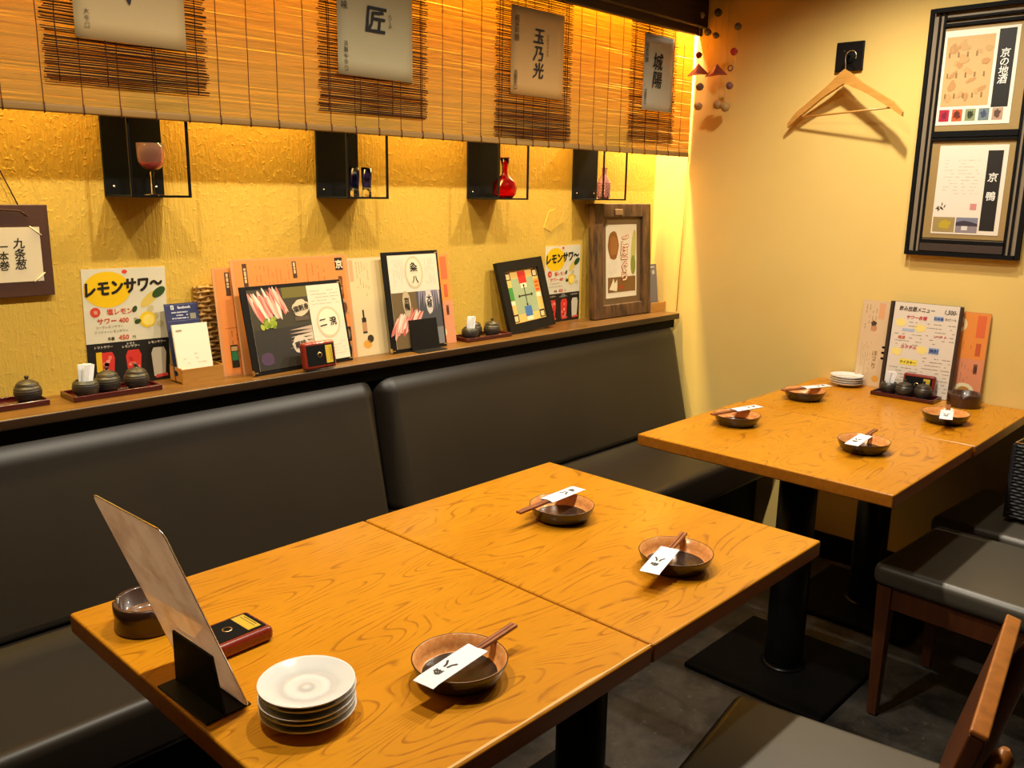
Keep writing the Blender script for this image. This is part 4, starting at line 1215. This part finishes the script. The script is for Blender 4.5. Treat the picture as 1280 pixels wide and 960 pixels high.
for k in range(14): p.rect(-0.109 + (k % 5) * 0.028, 0.52 + (k // 5) * 0.065, -0.104 + (k % 5) * 0.028, 0.535 + (k // 5) * 0.065, '#8f6d40', 5.5)
p.rect(0.038, 0.486, 0.088, 0.726, '#12100e', 0)
for k, col in enumerate(('#b01838', '#c65a2a', '#8b9468', '#6d7c80', '#b09078')): 
    p.rect(-0.119 + k * 0.041, 0.446, -0.087 + k * 0.041, 0.484, col, 0)
    p.ell(-0.103 + k * 0.041, 0.466, 0.009, 0.012, ('#7a1230', '#7a2a14', '#3c4630', '#3c4a66', '#5c4030')[k], 1, wob=0.3)
p.rect(0.050, 0.090, 0.096, 0.350, '#1a1512', 0)
p.rect(-0.098, 0.082, -0.028, 0.132, '#a08a54', 0); p.ell(-0.060, 0.106, 0.020, 0.014, '#b8a02a', 1, 0.4, wob=0.2)
p.rect(-0.024, 0.082, 0.044, 0.132, '#7c7f92', 0); p.rect(-0.024, 0.082, 0.044, 0.106, '#8c8288', 1); p.poly([(-0.024, 0.116), (0.0, 0.122), (0.02, 0.119), (0.044, 0.112), (0.044, 0.104), (-0.024, 0.104)], '#3c3440', 2); p.rect(-0.005, 0.090, 0.014, 0.104, '#d9d2cc', 3)
p.dash_rows(-0.080, 0.205, 0.030, 0.325, 11, '#c7b39a', 0, 0.12, 0.55)
for k in range(9): p.ell(-0.078 + RND.uniform(-0.012, 0.012), 0.164 + RND.uniform(-0.012, 0.012), 0.006, 0.002, '#6b6250', 1, RND.uniform(0, 3), 8)
p.rect(0.014, 0.158, 0.034, 0.178, '#cf8a84', 1)
p.build('print', tf)
text('京の地酒', 0.034, '#f3efe4', tf, 0.063, 0.612, -0.0182, vert=True, bold=0.012, space=1.06, shear=0.1)
text('京\n鴨', 0.036, '#f3efe4', tf, 0.073, 0.234, -0.0182, bold=0.012, space=2.25, shear=0.1)
text('九', 0.026, '#5a2414', tf, -0.062, 0.468, -0.0178, bold=0.03)
text('祥', 0.022, '#2c3420', tf, -0.021, 0.468, -0.0178, bold=0.02)

mo = thing('hanging_mobile', 'hanging mobile of little coloured charms and folded paper triangles in the corner', 'mobile', (-0.060, -0.292, 2.449))


def my(y): return -(y + 0.292)


strings = ((-0.218, 1.74), (-0.262, 1.76), (-0.292, 1.95), (-0.318, 1.745), (-0.345, 1.735), (-0.385, 1.86))
MB().tube([(0, -0.0, -0.002), (0, -0.0, -0.22)], 0.0010, 5).build('string', M['darkcord'], mo)
ringp = [(0.05 * math.cos(2 * PI * k / 20), 0.085 * math.sin(2 * PI * k / 20), -0.22) for k in range(21)]
MB().tube(ringp, 0.0022, 6).build('hoop', M['darkcord'], mo)
for y, zb in strings:
    q = y + 0.292
    MB().tube([(0.0, q, -0.218), (0.001, q, zb - 2.449)], 0.0006, 4).build('string', M['cream'], mo)
for (y, z_, r_, col) in ((-0.218, 2.095, 0.011, (0.45, 0.36, 0.22)), (-0.297, 2.095, 0.013, (0.04, 0.035, 0.04)), (-0.250, 2.030, 0.012, (0.14, 0.12, 0.13)), (-0.385, 2.035, 0.012, (0.15, 0.11, 0.10)),
                        (-0.292, 2.012, 0.010, (0.30, 0.20, 0.08)), (-0.222, 1.945, 0.011, (0.20, 0.015, 0.02)), (-0.374, 1.945, 0.012, (0.55, 0.03, 0.03)), (-0.230, 1.825, 0.013, (0.20, 0.12, 0.09)),
                        (-0.366, 1.820, 0.012, (0.26, 0.10, 0.09)), (-0.232, 1.750, 0.014, (0.42, 0.20, 0.06)), (-0.318, 1.752, 0.015, (0.45, 0.24, 0.07)), (-0.350, 1.742, 0.016, (0.45, 0.26, 0.08))):
    r_ *= 1.2; b = MB(); b.lathe([(0.0, -r_), (r_ * 0.6, -r_ * 0.8), (r_, -r_ * 0.1), (r_ * 0.85, r_ * 0.5), (r_ * 0.35, r_ * 0.95), (0.0, r_)], 12, flute=0.14, nf=5)
    b.build('charm', plain(col, 0.6), mo, (RND.uniform(-0.008, 0.008), y + 0.292, z_ - 2.449))
for (y, z_, s_) in ((-0.222, 1.888, 0.052), (-0.305, 1.880, 0.052)):
    b = MB(); top = (0, 0, 0.026)
    b.add([(0, -s_, -0.020), (0.022, 0, -0.014), (0, s_, -0.020), (-0.022, 0, -0.014), top], [(0, 1, 4), (1, 2, 4), (2, 3, 4), (3, 0, 4), (3, 2, 1, 0)])
    b.build('folded_triangle', plain((0.34, 0.055, 0.025), 0.6), mo, (0.0, y + 0.292, z_ - 2.449))
rg = [(0, 0.010 * math.cos(2 * PI * k / 14), 0.010 * math.sin(2 * PI * k / 14)) for k in range(15)]
MB().tube(rg, 0.0028, 6).build('ring', plain((0.22, 0.09, 0.04), 0.5), mo, (0, -0.366 + 0.292, 1.885 - 2.449))

# ------------------------------------------------------------------ corner table: menus
fm, pn = fold_menu('pale folding menu with orange page behind the handwritten menu on the corner table', (-0.030, -0.957, 0.7205), ENDW, 0.06,
                   ((0.150, (0.66, 0.50, 0.33), 0.315), (0.140, (0.62, 0.46, 0.30), 0.312), (0.142, (0.66, 0.32, 0.13), 0.308)), 0.003)
p = Print(-0.0004); p.rect(0.002, 0.002, 0.148, 0.313, '#dcbf97', 0); p.rect(0.060, 0.250, 0.082, 0.308, '#e2a878', 1)
p.dash_cols(0.010, 0.19, 0.058, 0.30, 4, '#a98a5c', 1, 0.22, 0.6); p.dash_cols(0.010, 0.03, 0.05, 0.165, 5, '#b99a6c', 1, 0.18, 0.6)
p.ell(0.048, 0.232, 0.010, 0.010, '#4a3626', 1, wob=0.2); p.ell(0.050, 0.215, 0.010, 0.012, '#c8906a', 1); p.ell(0.075, 0.030, 0.012, 0.012, '#e0a23c', 1)
p.build('print', pn[0])
text('ほっこり', 0.024, '#8a6a3c', pn[0], 0.064, 0.10, -0.0014, vert=True, space=0.9)
pink_print(pn[2], 0.142, 0.308)
text('梅酒', 0.013, '#5a2f1c', pn[2], 0.116, 0.115, -0.0014, vert=True, bold=0.02)

hm = thing('menu_folder', 'handwritten drinks menu with dark side bars on the corner table', 'menu', (-0.062, -1.186, 0.7205), (-0.10, 0, ENDW + math.radians(2)), 'black edged menu folders')
w, h = 0.242, 0.325
MB().box((0, 0.003, h / 2), (w - 0.004, 0.003, h)).build('board', M['black'], hm)
MB().box((0.002, 0.0008, h / 2), (w - 0.026, 0.0014, h - 0.002)).build('page', plain((0.74, 0.66, 0.56), 0.5), hm)
for x in (-1, 1): MB().rbox((x * (w / 2 - 0.006), 0.001, h / 2), (0.012, 0.009, h), 0.002).build('side_bar', plain((0.05, 0.028, 0.018), 0.35), hm, wn=True)
for z_ in (0.115, 0.135, 0.155): MB().rbox((-w / 2 - 0.003, 0.0, z_), (0.012, 0.008, 0.008), 0.002).build('binding_clip', M['matteblack'], hm, wn=True)
p = Print(-0.0002)
p.ell(-0.078, 0.252, 0.018, 0.014, '#efdc84', 1, wob=0.15); p.ell(-0.010, 0.238, 0.018, 0.014, '#efdc84', 1, wob=0.15); p.ell(-0.078, 0.148, 0.019, 0.014, '#efdc84', 1, wob=0.15); p.ell(0.006, 0.162, 0.017, 0.014, '#efdc84', 1, wob=0.15)
p.rect(-0.065, 0.104, -0.005, 0.124, '#f0da50', 1)
p.rect(0.030, 0.268, 0.062, 0.284, '#93a9cf', 1); p.rect(0.028, 0.152, 0.062, 0.174, '#93a9cf', 1); p.rect(-0.070, 0.222, -0.028, 0.232, '#a9bcd6', 1)
for (u0, v0, u1, v1, r_) in ((-0.095, 0.018, 0.0, 0.098, 7), (0.012, 0.018, 0.104, 0.142, 10), (-0.095, 0.170, 0.0, 0.218, 4), (0.012, 0.180, 0.104, 0.262, 6), (-0.05, 0.235, -0.02, 0.262, 2)):
    p.dash_rows(u0, v0, u1, v1, r_, '#8d8478', 1, 0.16, 0.55)
p.build('print', hm)
text('飲み放題メニュー', 0.021, '#3a3230', hm, -0.030, 0.302, -0.0010, bold=0.012, shear=0.2, sx=0.82)
text('1,500-', 0.024, '#3a3230', hm, 0.082, 0.300, -0.0010, bold=0.012, shear=0.2, sx=0.8)
text('サワー各種', 0.016, '#c8243c', hm, -0.026, 0.273, -0.0010, bold=0.02, shear=0.2)
text('ソフト', 0.013, '#c8243c', hm, 0.060, 0.214, -0.0010, bold=0.02, shear=0.2, sx=1.4)
text('日本酒', 0.012, '#28407e', hm, 0.046, 0.276, -0.0012, bold=0.02)
text('焼酎', 0.018, '#28407e', hm, 0.045, 0.163, -0.0012, bold=0.02)
text('カクテル', 0.016, '#c8243c', hm, -0.040, 0.168, -0.0012, bold=0.02, shear=0.2)
text('梅酒', 0.014, '#c8542c', hm, -0.068, 0.200, -0.0012, bold=0.02, shear=0.2)
text('ウイスキー', 0.013, '#2c2a20', hm, -0.035, 0.114, -0.0012, bold=0.02, shear=0.2)
text('生ビール', 0.011, '#6a6440', hm, 0.085, 0.277, -0.0012, bold=0.01)


# ------------------------------------------------------------------ bowls with chopsticks
def bowl(label, x, y, first=None):
    if first:
        t = copy_tree(first); t.location = (x, y, 0.7203); t['label'] = label; t.rotation_euler = (0, 0, RND.uniform(0, 6)); return t
    t = thing('sauce_bowl', label, 'bowl', (x, y, 0.7203), group='shallow brown rimmed bowls laid on the tables')
    MB().lathe([(0.0, 0.003), (0.045, 0.003), (0.046, 0.0), (0.051, 0.0), (0.0525, 0.003), (0.0600, 0.009), (0.0665, 0.021), (0.069, 0.0305)], 48).build('outside', M['bowl_dark'], t)
    MB().lathe([(0.069, 0.0305), (0.0687, 0.0322), (0.0668, 0.0318), (0.0615, 0.0175), (0.0560, 0.0098), (0.0545, 0.0092)], 48).build('glazed_rim', M['bowl_in'], t)
    MB().lathe([(0.0545, 0.0092), (0.045, 0.0078), (0.020, 0.0070), (0.0, 0.0068)], 48).build('well', M['bowl_dark'], t)
    c = MB(); c.tube([(0.0687 * math.cos(2 * PI * k / 48), 0.0687 * math.sin(2 * PI * k / 48), 0.0315) for k in range(49)], 0.0011, 5, caps=False); c.build('lip', plain((0.05, 0.028, 0.014), 0.3), t)
    return t


B = (('sauce bowl on the table with the plate stack', -2.458, -1.396),
     ('sauce bowl nearest the bench on the middle table', -1.872, -1.090),
     ('sauce bowl at the front corner of the middle table', -1.910, -1.402),
     ('sauce bowl beside the small white plate stack at the end wall', -0.408, -0.942),
     ('sauce bowl at the bench corner of the outer corner table', -0.886, -0.952),
     ('sauce bowl at the open front corner of the outer corner table', -0.884, -1.340),
     ('sauce bowl in front of the brown ashtray at the end wall', -0.378, -1.392))
b0 = bowl(*B[0])
for k in range(1, 7): bowl(*B[k], first=b0)


def chopsticks(label, a, b_, first=None):
    """a = paper end, b = bare end; they lie across the bowl rim"""
    x, y = (a[0] + b_[0]) / 2, (a[1] + b_[1]) / 2
    rz = math.atan2(b_[1] - a[1], b_[0] - a[0])
    if first:
        t = copy_tree(first); t.location = (x, y, 0.7530); t.rotation_euler = (0, 0, rz); t['label'] = label; return t
    t = thing('chopsticks', label, 'chopsticks', (x, y, 0.7530), (0, 0, rz), 'chopsticks in white paper sleeves')
    for s_ in (-1, 1):
        MB().rbox((0.001, s_ * 0.0036, 0.0032), (0.204, 0.0062, 0.0060), 0.0014, 2, fn=lambda v: Vector((v.x, v.y * (0.72 + 0.28 * (v.x + 0.1) / 0.2), v.z))).build('chopstick', M['chop'], t, wn=True)
    sl = MB(); L0, L1, hw = -0.108, 0.008, 0.0180
    top = [(L0, -hw, 0.0074), (L1 - 0.003, -hw, 0.0074), (L1 + 0.004, hw, 0.0074), (L0, hw, 0.0074)]
    bot = [(p_[0], p_[1], -0.0002) for p_ in top]
    mid = lambda p_, z_: (p_[0], p_[1] * 1.0, z_)
    n = 6
    up_v, dn_v = [], []
    for j in range(n + 1):
        q = -1 + 2 * j / n; zt = 0.0072 - 0.0016 * abs(q) ** 3; zb = 0.0000 + 0.0050 * abs(q) ** 3
        xe = L1 + 0.004 * abs(q)
        up_v += [(L0, q * hw, 0.0040), (L0 + 0.010, q * hw, zt), (xe, q * hw, zt)]; dn_v += [(L0, q * hw, 0.0036), (L0 + 0.010, q * hw, zb), (xe, q * hw, zb)]
    fs = [f for j in range(n) for f in ((3 * j, 3 * j + 1, 3 * j + 4, 3 * j + 3), (3 * j + 1, 3 * j + 2, 3 * j + 5, 3 * j + 4))]
    sl.add(up_v, fs, 0, True); sl.add(dn_v, [f[::-1] for f in fs], 0, True)
    sl.build('paper_sleeve', M['paper'], t)
    return t


K = (('chopsticks in white sleeve on the bowl beside the big plate stack', (-2.541, -1.419), (-2.341, -1.391)),
     ('chopsticks in white sleeve on the bowl nearest the bench on the middle table', (-1.783, -1.060), (-1.983, -1.068)),
     ('chopsticks in white sleeve on the front corner bowl of the middle table', (-2.035, -1.429), (-1.829, -1.369)),
     ('chopsticks in white sleeve on the bowl beside the small white plates', (-0.300, -0.976), (-0.487, -0.900)),
     ('chopsticks in white sleeve on the bowl at the bench corner of the outer corner table', (-0.765, -0.958), (-0.960, -0.910)),
     ('chopsticks in white sleeve on the bowl at the open front corner', (-0.968, -1.343), (-0.773, -1.326)),
     ('chopsticks in white sleeve on the bowl before the brown ashtray', (-0.490, -1.427), (-0.288, -1.371)))
k0 = chopsticks(*K[0])
ks = [k0] + [chopsticks(*K[k], first=k0) for k in range(1, 7)]
for c in ks:                                           # the shop's two brush characters on each sleeve
    text('粂', 0.017, '#33281c', c, -0.076, 0.0076, 0.002, bold=0.03, rot=PI / 2, flat=True)
    text('八', 0.022, '#33281c', c, -0.052, 0.0076, 0.001, bold=0.05, rot=PI / 2, flat=True)


# ------------------------------------------------------------------ plate stacks
def plate(label, x, y, z, s_, group, first=None):
    if first:
        t = first.copy(); COL.objects.link(t); t.location = (x, y, z); t['label'] = label; t['group'] = group; t.scale = (s_, s_, s_); t.rotation_euler = (0, 0, RND.uniform(0, 6)); return t
    prof = [(0.0, 0.003), (0.026, 0.003), (0.027, 0.0), (0.032, 0.0), (0.034, 0.004), (0.050, 0.0085), (0.0615, 0.0145), (0.0635, 0.0165), (0.0632, 0.0175), (0.0610, 0.0165), (0.050, 0.0110),
            (0.040, 0.0088), (0.0385, 0.0080), (0.030, 0.0074), (0.0285, 0.0080), (0.018, 0.0072), (0.0165, 0.0066), (0.008, 0.0068), (0.006, 0.0074), (0.0, 0.0072)]
    o = MB().lathe(prof, 56).build('small_plate', M['porcelain'], None, (x, y, z))
    return tag(o, label, 'plate', group)


G1, G2 = 'big stack of white plates on the near table', 'small stack of white plates by the end wall'
NM = ('bottom', 'second lowest', 'middle', 'second highest', 'topmost')
p0 = None
for k in range(5):
    q = plate('%s white plate of the five plate stack near the laminated menu' % NM[k], -2.664 + RND.uniform(-0.002, 0.002), -1.322 + RND.uniform(-0.002, 0.002), 0.7203 + k * 0.0086, 1.0, G1, p0); p0 = p0 or q
for k in range(4):
    plate('%s white plate of the four plate stack by the end wall' % (NM[k] if k < 2 else ('second highest', 'topmost')[k - 2]), -0.078 + RND.uniform(-0.003, 0.003), -0.952 + RND.uniform(-0.003, 0.003), 0.7203 + k * 0.0082, 0.93, G2, p0)


# ------------------------------------------------------------------ ashtrays
def ashtray(label, x, y, first=None):
    if first:
        t = copy_tree(first); t.location = (x, y, 0.7203); t['label'] = label; t.rotation_euler = (0, 0, 0.9); return t
    t = thing('ashtray', label, 'ashtray', (x, y, 0.7203), group='round brown ashtrays'); t.scale = (1.12, 1.12, 1.08)
    n = 60; mb = MB()
    prof = [(0.0, 0.0), (0.046, 0.0), (0.0475, 0.003), (0.046, 0.022), (0.0475, 0.027), (0.0475, 0.040), (0.045, 0.0425), (0.041, 0.040), (0.038, 0.016), (0.0, 0.012)]
    vs = []
    for r_, z_ in prof:
        for k in range(n):
            a = 2 * PI * k / n
            dip = 0.0
            for q in (0.35, 0.35 + 2 * PI / 3, 0.35 + 4 * PI / 3):
                dd = abs((a - q + PI) % (2 * PI) - PI)
                if dd < 0.11: dip = 0.008
            vs.append((r_ * math.cos(a), r_ * math.sin(a), z_ - (dip if z_ > 0.038 else 0)))
    mb.add(vs, [(i * n + k, i * n + (k + 1) % n, (i + 1) * n + (k + 1) % n, (i + 1) * n + k) for i in range(len(prof) - 1) for k in range(n)], 0, True)
    mb.build('body', plain((0.060, 0.026, 0.016), 0.3, coat=0.3), t)
    MB().lathe([(0.0375, 0.0165), (0.030, 0.0150), (0.0, 0.0145)], 40).build('glazed_well', plain((0.26, 0.11, 0.035), 0.15, coat=0.5), t)
    return t


a0 = ashtray('brown round ashtray at the table corner behind the laminated menu', -2.700, -0.932)
ashtray('brown round ashtray beside the handwritten menu at the end wall', -0.098, -1.362, a0)

# ------------------------------------------------------------------ leaning laminated menu on the near table
lm = thing('laminated_menu', 'glossy laminated menu card leaning out over the table edge beside the plate stack', 'menu', (-2.716, -1.163, 0.7235), (math.radians(20.0), 0, math.radians(-88)), None)
w, h = 0.190, 0.300
cr = 0.014
def rr_poly(w, h, r):
    pts = []
    for cx, cz_, a0_ in ((w / 2 - r, r, -90), (w / 2 - r, h - r, 0), (-w / 2 + r, h - r, 90), (-w / 2 + r, r, 180)):
        for k in range(5):
            a = math.radians(a0_ + 22.5 * k); pts.append((cx + r * math.cos(a), cz_ + r * math.sin(a)))
    return pts
MB().prism(rr_poly(w, h, cr), -0.0008, 0.0008).build('card', M['laminate'], lm)
rim = rr_poly(w, h, cr); rim.append(rim[0])
MB().tube([(u, 0, v_) for u, v_ in rim], 0.0011, 5, caps=False).build('clear_edge', glass('lamination_edge', (0.80, 0.80, 0.95), 0.15), lm)
st = thing('menu_stand', 'black plastic stand with foot holding the laminated menu at the table edge', 'stand', (-2.720, -1.182, 0.7205), (0, 0, math.radians(-88)), 'black plastic menu stands')
sp_ = MB(); sp_.prism([(-0.062, 0.002), (0.066, 0.002), (0.042, 0.078), (-0.062, 0.078)], -0.0275, -0.0245); sp_.build('front_plate', M['black'], st)
MB().rbox((0, -0.020, 0.0012), (0.132, 0.066, 0.0024), 0.0008).build('foot', M['black'], st, wn=True)
MB().box((0, 0.008, 0.006), (0.10, 0.003, 0.009)).build('back_lip', M['black'], st)

finish_texts()
